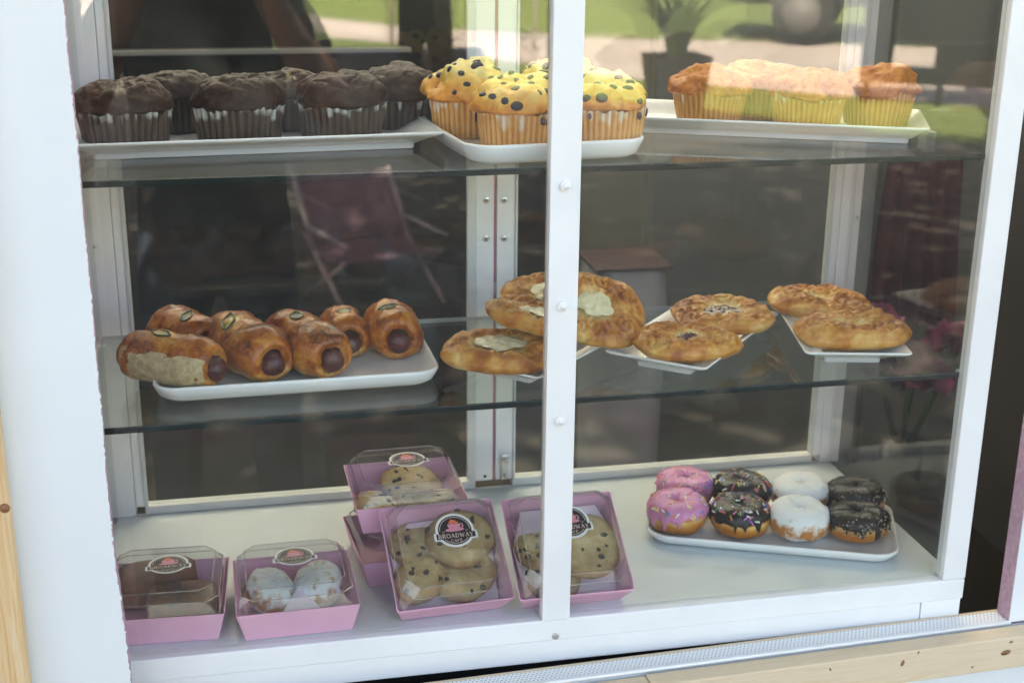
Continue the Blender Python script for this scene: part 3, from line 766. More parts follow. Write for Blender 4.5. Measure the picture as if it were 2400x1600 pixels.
# ------------------------------------------------------------------ doughnuts
def ring_point(th, v, Rm, rt_, hz, seed):
    """v = angle round the tube, 0 outward, pi/2 up"""
    c, s = math.cos(v), math.sin(v)
    cc = math.copysign(abs(c)**.85, c); ss = math.copysign(abs(s)**.80, s)
    r = Rm + rt_*cc; z = hz + hz*ss
    n = .0014*fn3(math.cos(th)*2+seed, math.sin(th)*2, v, 2)
    r += n*cc; z += n*ss
    if hz > .019:
        n2 = .0011*fn3(r*math.cos(th)*120+seed, r*math.sin(th)*120, z*120, 3); r += n2*cc; z += n2*ss
    return Vector((r*math.cos(th), r*math.sin(th), z))
COLS = [(.80, .80, .78), (.75, .10, .05), (.80, .25, .03), (.78, .65, .15), (.10, .16, .55), (.70, .14, .35), (.10, .35, .12), (.80, .78, .74), (.45, .12, .50)]
def doughnut(kind, loc, seed, label, rz=0):
    t = empty('doughnut', (loc[0]+.0015*math.sin(seed*9), loc[1]+.0015*math.cos(seed*4), loc[2]+.0012), (R(2.2)*math.sin(seed*7), R(2.2)*math.cos(seed*5), rz), label, 'doughnut', 'doughnuts on the bottom tray')
    Rm, rt_, hz = .0184, .0176, .0180+.0008*math.sin(seed)
    if kind == 'powder': Rm, rt_, hz = .0180, .0182, .0195
    nu, nv = 64, 28; bake = []
    def f(i, j):
        th = 2*math.pi*i/nu; v = 2*math.pi*j/(nv-1) - math.pi/2
        p = ring_point(th, v, Rm, rt_, hz, seed)
        e = (p.z-hz)/hz
        if kind == 'powder':
            b = .47 + .44*math.exp(-((e+.25)/.5)**2) + .30*fn3(math.cos(th)*3, math.sin(th)*3+e*4, seed, 3) - .30*max(0, e)
        else:
            b = .72 - .62*math.exp(-((e-.05)/.22)**2) + .12*fn3(th, e*2, seed, 2)
        bake.append(b); return tuple(p)
    V, Fc = grid(nu, nv, f, True)
    mk('dough', V, Fc, 'powder' if kind == 'powder' else 'donut', t, True, {'bake': bake})
    if kind == 'powder': return t
    def edge_v(th):
        e = .08+.30*fn3(math.cos(th)*2.4+seed, math.sin(th)*2.4, 5, 2)
        dr = fn3(math.cos(th)*3.6+seed, math.sin(th)*3.6, 8, 2)
        return max(-.75, e - max(0, dr-.10)*1.5)
    def g(i, j):
        th = 2*math.pi*i/96; k = j/21; v0 = edge_v(th); v1 = math.pi*.93
        v = v0 + (v1-v0)*k
        off = .0017*min(1, math.sin(math.pi*min(1, max(0, k)))*5) - .0006*(1 if k in (0, 1) else 0)
        p = ring_point(th, v, Rm, rt_, hz, seed)
        c, s = math.cos(v), math.sin(v)
        wob = .0004*fn3(p.x*150, p.y*150, p.z*150, 2)
        return tuple(p + Vector((c*math.cos(th), c*math.sin(th), s))*(off+wob))
    V, Fc = grid(96, 22, g, True)
    mk('icing', V, Fc, {'pink': 'ice_pink', 'choc': 'ice_choc', 'crumb': 'ice_choc'}[kind], t)
    rr = random.Random(seed*3)
    V = []; Fc = []; C = []
    if kind == 'crumb':
        for q in range(800):
            th = rr.uniform(0, 2*math.pi); v = rr.uniform(-.25, 2.4)
            v = max(v, edge_v(th)-.05)
            p = ring_point(th, v, Rm, rt_+.0016, hz+.0002, seed); sz = rr.uniform(.0006, .0021)
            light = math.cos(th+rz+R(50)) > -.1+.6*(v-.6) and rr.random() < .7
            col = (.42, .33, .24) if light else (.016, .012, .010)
            m3 = Euler((rr.random()*6, rr.random()*6, rr.random()*6)).to_matrix(); b0 = len(V)
            for cx, cyy, cz in ((1, 0, 0), (-1, 0, 0), (0, 1, 0), (0, -1, 0), (0, 0, 1), (0, 0, -1)):
                V.append(tuple(p + m3 @ Vector((cx*sz, cyy*sz*rr.uniform(.6, 1.2), cz*sz)))); C.append((*col, 1))
            for a_, b_, c_ in ((0, 2, 4), (2, 1, 4), (1, 3, 4), (3, 0, 4), (2, 0, 5), (1, 2, 5), (3, 1, 5), (0, 3, 5)): Fc.append((b0+a_, b0+b_, b0+c_))
        tag(mk('biscuit_crumbs', V, Fc, 'crumbs', t, False, {'col': np.array(C)}), kind='stuff')
    else:
        for q in range(105):
            th = rr.uniform(0, 2*math.pi); v = rr.triangular(.0, 2.5, .9)
            if v < edge_v(th)+.12: v = edge_v(th)+.2
            p = ring_point(th, v, Rm, rt_+.0019, hz+.0004, seed)
            nrm = Vector((math.cos(v)*math.cos(th), math.cos(v)*math.sin(th), math.sin(v)))
            tg = nrm.orthogonal().normalized(); bt_ = nrm.cross(tg); aa = rr.uniform(0, math.pi)
            d = tg*math.cos(aa)+bt_*math.sin(aa); e2 = nrm.cross(d); Ls, rs = .0032, .00105
            col = (*rr.choice(COLS), 1); b0 = len(V)
            for k, sc in ((-1, .6), (-.75, 1), (.75, 1), (1, .6)):
                for c6 in range(5):
                    an = 2*math.pi*c6/5
                    V.append(tuple(p + d*Ls*k + (e2*math.cos(an)+nrm*math.sin(an))*rs*sc)); C.append(col)
            for k in range(3):
                for c6 in range(5):
                    Fc.append((b0+k*5+c6, b0+k*5+(c6+1) % 5, b0+k*5+5+(c6+1) % 5, b0+k*5+5+c6))
            Fc.append(tuple(b0+4-c6 for c6 in range(5))); Fc.append(tuple(b0+15+c6 for c6 in range(5)))
        tag(mk('sprinkles', V, Fc, 'sprinkle', t, False, {'col': np.array(C)}), kind='stuff')
    return t
zt = .0068
doughnut('pink', (.196, .171, zt), 71, 'pink iced doughnut with sprinkles, front row')
doughnut('choc', (.263, .147, zt), 72, 'chocolate iced doughnut with coloured sprinkles, front row', 1)
doughnut('powder', (.331, .127, zt), 73, 'powdered sugar doughnut, front row')
doughnut('crumb', (.398, .105, zt), 74, 'dark doughnut dusted with biscuit crumbs, front row', 2)
doughnut('pink', (.226, .2385, zt), 75, 'pink iced doughnut with sprinkles, back row', 3)
doughnut('choc', (.2925, .2150, zt), 76, 'chocolate iced doughnut with coloured sprinkles, back row', 4)
doughnut('powder', (.3605, .1900, zt), 77, 'powdered sugar doughnut, back row', 2)
doughnut('crumb', (.4265, .1690, zt), 78, 'dark doughnut dusted with biscuit crumbs, back row', 1)

# ------------------------------------------------------------------ bakery boxes
GLY = {  # strokes: (points, width); unit cap height 1
 'B': (.72, [([(.16, 0), (.16, 1)], .20), ([(.06, 1), (.36, 1), (.56, .92), (.58, .75), (.50, .57), (.2, .53)], .13), ([(.2, .53), (.5, .50), (.64, .38), (.64, .2), (.52, .03), (.06, 0)], .15)]),
 'R': (.76, [([(.16, 0), (.16, 1)], .20), ([(.06, 1), (.38, 1), (.58, .9), (.59, .7), (.48, .52), (.2, .5)], .14), ([(.36, .5), (.68, .02)], .17), ([(.03, .03), (.30, .03)], .07), ([(.58, .03), (.78, .03)], .07)]),
 'O': (.80, [([(.40, .02), (.18, .10), (.08, .32), (.08, .68), (.18, .90), (.40, .98), (.62, .90), (.72, .68), (.72, .32), (.62, .10), (.40, .02)], .15)]),
 'A': (.78, [([(.10, 0), (.40, 1)], .09), ([(.37, 1), (.68, 0)], .19), ([(.2, .33), (.58, .33)], .08), ([(0, .03), (.24, .03)], .07), ([(.54, .03), (.80, .03)], .07)]),
 'D': (.78, [([(.16, 0), (.16, 1)], .20), ([(.06, .97), (.36, .97), (.60, .84), (.68, .5), (.60, .16), (.36, .03), (.06, .03)], .14)]),
 'W': (1.0, [([(.08, 1), (.28, 0)], .17), ([(.28, 0), (.48, .85)], .08), ([(.46, .85), (.68, 0)], .17), ([(.68, 0), (.90, 1)], .08), ([(0, .97), (.22, .97)], .07), ([(.78, .97), (1.0, .97)], .07)]),
 'Y': (.76, [([(.08, 1), (.38, .45)], .17), ([(.38, .45), (.68, 1)], .09), ([(.38, 0), (.38, .5)], .18), ([(0, .97), (.22, .97)], .07), ([(.56, .97), (.78, .97)], .07), ([(.24, .03), (.52, .03)], .07)]),
 'C': (.72, [([(.66, .76), (.56, .94), (.38, .98), (.18, .88), (.08, .66), (.08, .34), (.18, .12), (.38, .02), (.56, .06), (.68, .22)], .14)]),
 'F': (.66, [([(.16, 0), (.16, 1)], .19), ([(.05, .96), (.62, .96), (.62, .78)], .09), ([(.2, .52), (.46, .52)], .09), ([(.04, .03), (.32, .03)], .07)]),
 'E': (.68, [([(.16, 0), (.16, 1)], .19), ([(.05, .96), (.62, .96), (.62, .78)], .09), ([(.2, .52), (.46, .52)], .09), ([(.05, .04), (.64, .04), (.64, .24)], .09), ([(.30, 1.12), (.48, 1.30)], .10)]),
 '5': (.6, [([(.5, .95), (.14, .95), (.12, .56), (.36, .60), (.5, .42), (.46, .12), (.26, .03), (.08, .10)], .14)]),
 '1': (.42, [([(.08, .8), (.24, 1), (.24, 0)], .15)]),
 '2': (.6, [([(.08, .75), (.2, .95), (.42, .93), (.5, .72), (.1, .06), (.54, .06)], .14)]),
}
def strokes(V, Fc, text, cx, cy0, hgt, z, wid=None):
    adv = sum(GLY[c][0]+.06 for c in text)*hgt
    kx = (wid/adv) if wid else 1.0
    x = cx - adv*kx/2
    for c in text:
        wc, st_ = GLY[c]
        for pts, lw in st_:
            P = [Vector((x+p[0]*hgt*kx, cy0+p[1]*hgt)) for p in pts]; b0 = len(V); hw = lw*hgt/2
            for i, p in enumerate(P):
                d = (P[min(i+1, len(P)-1)]-P[max(i-1, 0)]).normalized(); n = Vector((-d.y, d.x))*hw
                V.append((p.x+n.x, p.y+n.y, z)); V.append((p.x-n.x, p.y-n.y, z))
            for i in range(len(P)-1): Fc.append((b0+2*i, b0+2*i+1, b0+2*i+3, b0+2*i+2))
        x += (wc+.06)*hgt*kx
def disc(V, Fc, r, z, cx=0, cy0=0, sy=1.0, n=48, a0=0, a1=360):
    b0 = len(V)
    for i in range(n): 
        a_ = R(a0+(a1-a0)*i/(n if a1-a0 == 360 else n-1)); V.append((cx+r*math.cos(a_), cy0+r*sy*math.sin(a_), z))
    Fc.append(tuple(b0+i for i in range(n)))
def ringflat(V, Fc, r0_, r1_, z, n=64, gaps=()):
    b0 = len(V)
    for i in range(n+1):
        a_ = 2*math.pi*i/n; V.append((r0_*math.cos(a_), r0_*math.sin(a_), z)); V.append((r1_*math.cos(a_), r1_*math.sin(a_), z))
    for i in range(n):
        dg = 360*(i+.5)/n
        if any(g0 < dg < g1 for g0, g1 in gaps): continue
        Fc.append((b0+2*i, b0+2*i+1, b0+2*i+3, b0+2*i+2))
def quad(V, Fc, x0, x1, y0, y1, z):
    b0 = len(V); V += [(x0, y0, z), (x1, y0, z), (x1, y1, z), (x0, y1, z)]; Fc.append((b0, b0+1, b0+2, b0+3))
STICK = {}
def sticker_meshes():
    def keep(name, V, Fc, mat):
        me = bpy.data.meshes.new(name); me.from_pydata(V, [], Fc); me.materials.append(MAT[mat]); STICK[name] = me
    z = .00012
    V, Fc = [], []; disc(V, Fc, .0210, z); 
    b0 = len(V); V += [(x, y, z*1.6) for x, y in ((-.0232, -.0118), (.0232, -.0118), (.0238, -.0085), (.0232, -.0018), (-.0232, -.0018), (-.0238, -.0085))]; Fc.append(tuple(range(b0, b0+6)))
    keep('backing', V, Fc, 'label_white')
    V, Fc = [], []; disc(V, Fc, .0182, z*2.6); quad(V, Fc, -.0212, .0212, -.0103, -.0032, z*5); keep('black_field', V, Fc, 'label_black')
    V, Fc = [], []; ringflat(V, Fc, .0160, .0167, z*3.6, 72, ((178, 218), (322, 362))); keep('thin_ring', V, Fc, 'label_blush')
    V, Fc = [], []; strokes(V, Fc, 'BROADWAY', 0, -.0092, .0050, z*6.5, .0390); strokes(V, Fc, 'CAFE', 0, -.0146, .0034, z*4, .0130)
    strokes(V, Fc, '512', -.0128, -.0022, .0016, z*6, .0034); strokes(V, Fc, '512', .0128, -.0022, .0016, z*6, .0034)
    keep('lettering', V, Fc, 'label_blush')
    V, Fc = [], []
    disc(V, Fc, .0105, z*3.8, 0, .0006, .22, 36)                                   # saucer
    V2 = [(-.0072, .0078), (.0072, .0078), (.0066, .0040), (.0046, .0012), (-.0046, .0012), (-.0066, .0040)]
    b0 = len(V); V += [(x, y, z*5) for x, y in V2]; Fc.append(tuple(range(b0+5, b0-1, -1)))
    b0 = len(V)
    for i in range(13):
        a_ = R(-80+160*i/12)
        for r_ in (.0020, .0033): V.append((.0070+r_*math.cos(a_), .0050+r_*math.sin(a_), z*5))
    for i in range(12): Fc.append((b0+2*i, b0+2*i+1, b0+2*i+3, b0+2*i+2))
    keep('cup_emblem', V, Fc, 'label_pink')
    V, Fc = [], []; b0 = len(V)
    for x, y in ((-.0050, .0080), (.0048, .0080), (.0056, .0098), (.0032, .0104), (.0020, .0128), (-.0004, .0126), (-.0022, .0146), (-.0030, .0120), (-.0052, .0108)): V.append((x, y, z*5.6))
    Fc.append(tuple(range(b0, b0+9))); keep('splash_emblem', V, Fc, 'label_orange')
sticker_meshes()
def sticker(parent, loc, rz):
    s = link(bpy.data.objects.new('sticker', STICK['backing'])); s.parent = parent; s.location = loc; s.rotation_euler = (0, 0, rz)
    for k in ('black_field', 'thin_ring', 'lettering', 'cup_emblem', 'splash_emblem'):
        o = link(bpy.data.objects.new(k, STICK[k])); o.parent = s
    return s
BT, BB, BH, LH = .127, .111, .033, .0215     # box: rim width, base width, card height, lid height
def octa(wd, c, z, dp=None):
    h_ = wd/2; k = (dp or wd)/2
    return [(h_-c, -k, z), (h_, -k+c, z), (h_, k-c, z), (h_-c, k, z), (-h_+c, k, z), (-h_, k-c, z), (-h_, -k+c, z), (-h_+c, -k, z)]
def bakery_box(loc, rot, label, st=(0, .012, 0), with_sticker=True):
    t = empty('bakery_box', loc, rot, label, 'bakery box', 'pink bakery boxes with clear lids')
    th = .0009
    L_ = [rrect(BB, BB, .002, 0, 2), rrect(BT, BT, .002, BH, 2), rrect(BT-2*th, BT-2*th, .002, BH, 2), rrect(BB-2*th, BB-2*th, .002, th, 2)]
    V, Fc = loft(L_); mk('card_tray', V, Fc, 'box_pink', t, False)
    zb = BH-.003
    l0, l1, l2 = octa(BT-.0035, .004, zb), octa(BT-.012, .012, BH+LH*.55), octa(BT-.026, .012, BH+LH)
    l1 = [(x, y, z) for x, y, z in l1]
    V, Fc = loft([l0, l1, l2], False, True)
    ld = mk('lid', V, Fc, 'lid', t, False)
    # folded ridges of the lid catch the light
    V, Fc = [], []
    for a_, b_ in [(l2[i], l2[(i+1) % 8]) for i in range(8)] + [(l1[i], l1[(i+1) % 8]) for i in range(8)]:
        A_, B_ = Vector(a_), Vector(b_); d = (B_-A_).normalized(); n1_ = Vector((0, 0, 1)); n2_ = d.cross(n1_)
        b0 = len(V); rr_ = .00042
        for P in (A_, B_):
            for u_, v_ in ((1, 1), (-1, 1), (-1, -1), (1, -1)): V.append(tuple(P + n2_*rr_*u_ + n1_*rr_*v_))
        for i in range(4): Fc.append((b0+i, b0+(i+1) % 4, b0+4+(i+1) % 4, b0+4+i))
    mk('fold_line', V, Fc, 'lid_edge', ld, False)
    if with_sticker: sticker(t, (st[0], st[1], BH+LH+.0002), st[2])
    return t
def inside(boxo, loc, rot):
    """world placement for something lying in a box"""
    M = Matrix.LocRotScale(boxo.location, boxo.rotation_euler, None) @ Matrix.LocRotScale(Vector(loc), Euler(rot), None)
    l, q, s = M.decompose(); return l, q.to_euler()
CHIP = []
for q in range(4):
    bm = bmesh.new(); bmesh.ops.create_icosphere(bm, subdivisions=1, radius=.0038)
    for v in bm.verts: v.co = Vector((v.co.x*rnd.uniform(.7, 1.7), v.co.y*rnd.uniform(.6, 1.1), v.co.z*rnd.uniform(.5, .9)))
    me = bpy.data.meshes.new('chocolate_chip'); bm.to_mesh(me); bm.free(); me.materials.append(MAT['chip']); CHIP.append(me)
def cookie(boxo, loc, rot, seed, label, group, r=.040, h=.0095):
    l, e = inside(boxo, loc, rot)
    t = empty('cookie', l, e, label, 'cookie', group)
    nu, nv = 56, 16; bake = []
    def top(rho): return h*(1-rho**7)**.5 if rho < 1 else 0
    def f(i, j):
        th = 2*math.pi*i/nu; q = j/(nv-1); rho = math.sin(math.pi/2*min(1, (1-q)*1.0))
        if j == 0: rho, z = .93, 0.0
        else: z = top(rho)*.999
        cs, sn = math.cos(th), math.sin(th); rr_ = r*(1+.07*fn3(cs*1.3+seed, sn*1.3, 0, 2))
        x, y = rr_*rho*cs, rr_*rho*sn
        z += (.0022*fn3(x*60+seed, y*60, 1) + .0008*fn3(x*220, y*220, seed)) * (0 if j == 0 else 1)
        bake.append(.36 + .5*max(0, rho-.72)/.28 + .28*fn3(x*40, y*40, seed, 2)); return (x, y, z)
    V, Fc = grid(nu, nv, f, True, True, True)
    mk('dough', V, Fc, 'cookie', t, True, {'bake': bake})
    rr = random.Random(seed)
    for q in range(10):
        th = rr.uniform(0, 2*math.pi); rho = math.sqrt(rr.uniform(.02, .85)); x, y = r*rho*math.cos(th), r*rho*math.sin(th)
        o = link(bpy.data.objects.new('chocolate_chip', rr.choice(CHIP))); o.parent = t
        o.location = (x, y, top(rho)+.0022*fn3(x*60+seed, y*60, 1)-.0006); o.rotation_euler = (rr.uniform(-.3, .3), rr.uniform(-.3, .3), rr.uniform(0, 6))
        k = rr.uniform(.6, 1.25); o.scale = (k, k, k*.8)
    return t
def paper(boxo, pts, label, mat='wax_paper'):
    V = [inside(boxo, p, (0, 0, 0))[0] for p in pts]
    o = mk('paper_sheet', V, [tuple(range(len(V)))], mat, None, False)
    return tag(o, label, 'paper')
B1 = bakery_box((-.4025, .0800, .0004), (0, 0, R(-3)), 'pink box of brown cake half hidden by the ragged foam board', (.003, .012, R(4)))
B2 = bakery_box((-.2690, .0695, .0004), (0, 0, R(1)), 'pink box of powdered sugar doughnuts in the front row', (.002, .016, R(2)))
B6 = bakery_box((-.1360, .1620, .0004), (0, 0, R(5)), 'pink box at the bottom of the stack, mostly hidden', (0, .01, 0), False)
B5 = bakery_box((-.1350, .1810, .0004+BH+LH+.0006), (0, 0, R(1)), 'pink box of cookies on top of the stacked pair', (.006, .015, R(3)))
TL = R(32)
def tilted(xc, yfront, rz, label, st):
    # front base edge on the floor, leaning back
    dz = (BB/2)*math.sin(TL); M = Matrix.Rotation(rz, 3, 'Z')
    cyy = yfront + (BB/2)*math.cos(TL)
    return bakery_box((xc, cyy, dz+.0008), (TL, 0, rz), label, st)
B3 = tilted(-.1085, .0255, R(3), 'pink box of cookies leaning on the stacked boxes, facing out', (.010, .014, R(0)))
B4 = tilted(.0255, .0225, R(0), 'pink box of cookies leaning behind the white upright bar', (.004, .014, R(0)))
G = 'cookies in the leaning box beside the stack'
cookie(B3, (.021, .023, .0190), (R(-7), R(-3), .3), 81, 'cookie under the sticker in the box leaning on the stack', G, .039)
cookie(B3, (.016, -.013, .0085), (R(-4), R(3), 1.1), 82, 'cookie lowest in the box leaning on the stack', G, .039)
cookie(B3, (-.027, .026, .0085), (R(3), R(12), 2), 83, 'cookie high on the powdered doughnut side of the leaning box', G, .031)
cookie(B3, (-.030, -.018, .0135), (R(-3), R(22), 3), 84, 'cookie low on the powdered doughnut side of the leaning box', G, .029)
G = 'cookies in the box behind the bar'
cookie(B4, (.024, .004, .0165), (R(2), R(0), .7), 85, 'large cookie under the sticker behind the bar, nearer the doughnuts', G, .042)
cookie(B4, (-.020, .013, .0085), (R(3), R(8), 1.9), 86, 'cookie in the box behind the bar, nearer the stack', G, .036)
cookie(B4, (-.016, -.022, .0045), (R(-3), R(0), 2.6), 87, 'cookie at the lower edge of the box behind the bar', G, .032)
G = 'cookies in the stacked box'
cookie(B5, (.012, .024, .0150), (R(14), 0, .4), 88, 'cookie at the back of the upper stacked box', G, .038)
cookie(B5, (.020, -.018, .0120), (R(-10), R(8), 1.5), 89, 'cookie at the front of the upper stacked box', G, .037)
cookie(B5, (-.030, -.012, .0080), (R(0), R(-12), 2.5), 90, 'cookie on the wall board side of the upper stacked box', G, .032)
paper(B3, ((-.052, -.050, .0035), (.052, -.050, .0035), (.058, .030, .018), (.05, .052, .020), (-.03, .055, .012), (-.056, .02, .012)), 'pale pink tissue under cookies in the box leaning on the stack')
paper(B4, ((-.050, -.050, .0035), (.050, -.050, .0035), (.056, .030, .017), (.046, .055, .020), (-.040, .055, .018), (-.056, .01, .014)), 'pale pink tissue under cookies in the box behind the bar')
paper(B2, ((-.024, -.050, .012), (.034, -.050, .012), (.004, -.012, .034)), 'white tissue point between the two powdered doughnuts')
def powder_bun(boxo, loc, rot, seed, label, sx=1.0):
    l, e = inside(boxo, loc, rot)
    t = empty('powdered_doughnut', l, e, label, 'doughnut', 'powdered doughnuts in a box')
    bake = []
    def f(i, j):
        th = 2*math.pi*i/56; v = -math.pi/2+math.pi*j/21; c, s = math.cos(v), math.sin(v)
        r = .0375*abs(c)**.55; z = .0175+.0175*math.copysign(abs(s)**.8, s)
        n = .0016*fn3(math.cos(th)*3+seed, math.sin(th)*3, s*2)
        bake.append(.44+.30*math.exp(-((s+.05)/.35)**2)+.3*fn3(math.cos(th)*3, math.sin(th)*3, s*3+seed, 3)); return ((r+n)*math.cos(th)*sx, (r+n)*math.sin(th), z+n)
    V, Fc = grid(56, 22, f, True, True, True)
    mk('dough', V, Fc, 'powder', t, True, {'bake': bake}); return t
powder_bun(B2, (-.0285, .004, .004), (R(0), R(10), R(8)), 91, 'powdered doughnut in the box, on the wall board side', .68)
powder_bun(B2, (.0285, .008, .004), (R(0), R(-10), R(-10)), 92, 'powdered doughnut in the box, on the stack side', .70)
def slab(boxo, loc, rot, dims, seed, name, label):
    l, e = inside(boxo, loc, rot); bake = []
    wx, wy, wz = dims
    def f(i, j):
        th = 2*math.pi*i/48; v = -math.pi/2+math.pi*j/17; c, s = math.cos(v), math.sin(v)
        sq = (abs(math.cos(th))**5+abs(math.sin(th))**5)**(-1/5)
        k = abs(c)**.25; n = 1+.03*fn3(math.cos(th)*2+seed, math.sin(th)*2, s*2)
        bake.append(.45+.3*s+.25*fn3(th, s*2, seed, 2))
        return (wx/2*k*sq*math.cos(th)*n, wy/2*k*sq*math.sin(th)*n, wz/2+wz/2*math.copysign(abs(s)**.5, s)*n)
    V, Fc = grid(48, 18, f, True, True, True)
    o = mk(name, V, Fc, 'cake', None, True, {'bake': bake}); o.location = l; o.rotation_euler = e
    return tag(o, label, 'cake')
slab(B1, (.018, -.014, .0015), (0, 0, 0), (.072, .060, .034), 93, 'cake_slice', 'brown cake slice at the front of the half hidden box')
slab(B1, (-.012, .032, .0015), (0, 0, R(12)), (.085, .036, .044), 94, 'cake_slice', 'paler cake slice behind in the half hidden box')

# ================================================================== INSIDE THE STAND (seen dimly through the case)
MAT['fridge_m'] = simple('grey_fridge', (.15, .155, .135), .45, .4, var=.12, vscale=3)
MAT['fridge_dk'] = simple('fridge_seal', (.05, .05, .045), .7)
MAT['bag_w'] = simple('white_bin_bag', (.40, .41, .43), .4, var=.1, vscale=8, bmp=.5, bscale=18)
MAT['bag_p'] = simple('pink_bin_bag', (.06, .035, .036), .4, var=.15, vscale=8)
MAT['black_pl'] = simple('black_plastic', (.015, .015, .016), .4)
MAT['top_w'] = simple('grey_table_top', (.07, .07, .065), .4)
MAT['red_cloth'] = simple('red_cloth', (.07, .013, .016), .85, var=.25, vscale=10)
MAT['petal'] = simple('pink_petal', (.24, .045, .11), .6, var=.3, vscale=30)
MAT['stem_g'] = simple('green_stem', (.06, .12, .03), .6)
fr = empty('fridge', (.975, 1.45, GZ+.03), label='tall grey fridge standing inside the stand behind the danishes', cat='fridge')
box('body', -.42, .62, .02, .6, .05, 1.72, 'fridge_m', fr, .01)
box('door', -.42, .095, -.02, .018, .06, 1.71, 'fridge_m', fr, .006); box('door', .105, .62, -.02, .018, .06, 1.71, 'fridge_m', fr, .006)
box('plinth', -.40, .60, .03, .58, 0, .048, 'fridge_dk', fr, 0)
bn = empty('bin', (.46, 1.30, GZ-.01), label='white bin bag with a pink rim in a bin behind the cheese danishes', cat='bin')
V, Fc = loft([rrect(.12, .12, .03, 0), rrect(.15, .15, .04, .45), rrect(.16, .16, .04, .86), rrect(.15, .15, .04, .95)], True, False)
mk('bag', V, Fc, 'bag_w', bn)
box('bag_tie', -.08, .08, -.08, .08, .945, .952, 'bag_p', bn, .003)
MAT['chair_edge'] = simple('dull_edging', (.22, .21, .18), .6)
ws = empty('wall_shelf', (-.6, 1.2, .45), label='narrow shelf with a pale edge inside the stand above the chocolate muffins', cat='shelf')
box('shelf_board', -.42, .62, .003, .05, .0, .022, 'wall_dark', ws, 0); box('shelf_edging', -.42, .62, -.003, .002, .016, .024, 'chair_edge', ws, 0)
for x in (-.4, .3): box('bracket', x, x+.02, .003, .05, -.15, -.002, 'wall_dark', ws, 0)
ap = empty('hanging_apron', (1.00, .95, -.35), label='dark red apron hanging inside the stand beyond the side glass', cat='apron')
V, Fc = grid(30, 14, lambda i, j: (-.16-.02*(j/13)+.15*i/29+.04*(i/29)*(j/13), .012*math.sin(i*1.1)*(.4+j/13)+.01, .66-.33*j/13), False)
mk('cloth', V, Fc, 'red_cloth', ap); box('hook', -.095, -.075, 0, .03, .655, .69, 'metal_grey', ap, .002)
fl = empty('flower_bunch', (.735, .62, -.13), label='bunch of pink flowers in the stand beyond the side glass', cat='flowers')
cyl('vase', (0, 0, -.74), (0, 0, 1), .03, .77, 'black_pl', fl, 16, r2=.035)
for q in range(7):
    a_ = q*2.4; hx, hy, hz_ = .055*math.cos(a_)*(q > 0), .055*math.sin(a_)*(q > 0), .16+.05*math.sin(q*1.7)
    cyl('stem', (hx*.3, hy*.3, .03), (hx, hy, hz_-.03), .003, math.hypot(hx*.7, hz_-.03), 'stem_g', fl, 6)
    V = []; Fc = []
    rq = random.Random(q)
    for p_ in range(26):
        e_ = Euler((rq.uniform(-1.3, 1.3), rq.uniform(-1.3, 1.3), rq.uniform(0, 6.3))).to_matrix(); b0 = len(V)
        for px, py in ((0, 0), (.014, .010), (.020, .030), (0, .042), (-.020, .030), (-.014, .010)):
            V.append(tuple(Vector((hx, hy, hz_)) + e_ @ Vector((px, .25*py, py))))
        Fc.append(tuple(range(b0, b0+6)))
    mk('flower', V, Fc, 'petal', fl)

# ================================================================== IN FRONT OF THE STAND (mirrored in the glass)
MAT['bark'] = simple('bark', (.10, .075, .05), .9, var=.35, vscale=9, bmp=.8, bscale=20)
MAT['leaf'] = simple('leaf', (.07, .11, .025), .6, var=.4, vscale=2)
MAT['truck_m'] = simple('dark_truck_paint', (.035, .038, .036), .35, .5)
MAT['tyre'] = simple('tyre_rubber', (.02, .02, .02), .8); MAT['rim_m'] = simple('wheel_rim', (.16, .16, .16), .6)
MAT['black_metal'] = simple('black_metal', (.012, .013, .013), .5)
MAT['pot_m'] = simple('dark_planter', (.025, .023, .022), .6, var=.2, vscale=8)
MAT['chair_p'] = simple('pink_chair_fabric', (.24, .14, .175), .7, var=.15, vscale=20)
MAT['chair_fr'] = simple('pale_chair_frame', (.55, .45, .46), .5)
MAT['magenta'] = simple('magenta_ribbon', (.55, .06, .36), .6); MAT['orange_r'] = simple('orange_ribbon', (.75, .25, .05), .6)
MAT['shirt'] = simple('dark_shirt', (.018, .022, .026), .85, var=.3, vscale=12)
MAT['jeans'] = simple('blue_jeans', (.06, .085, .12), .85, var=.3, vscale=14)
MAT['skin'] = simple('skin', (.24, .115, .08), .5); MAT['hair'] = simple('dark_hair', (.02, .015, .012), .6)
MAT['jacket'] = simple('olive_jacket', (.05, .05, .042), .85, var=.3, vscale=9); MAT['grey_trousers'] = simple('grey_trousers', (.045, .045, .045), .85); MAT['grey_bin'] = simple('dark_grey_bin', (.05, .053, .055), .5)
MAT['shoe'] = simple('dark_shoe', (.03, .03, .03), .6)
def limb_tube(pts, n=10):
    V = []; Fc = []
    for j, (x, y, z, r_) in enumerate(pts):
        for i in range(n):
            a_ = 2*math.pi*i/n; k = 1+.12*fn3(math.cos(a_)*2+j, math.sin(a_)*2, z*2, 2)
            V.append((x+r_*k*math.cos(a_), y+r_*k*math.sin(a_), z))
    for j in range(len(pts)-1):
        for i in range(n): Fc.append((j*n+i, j*n+(i+1) % n, (j+1)*n+(i+1) % n, (j+1)*n+i))
    return V, Fc
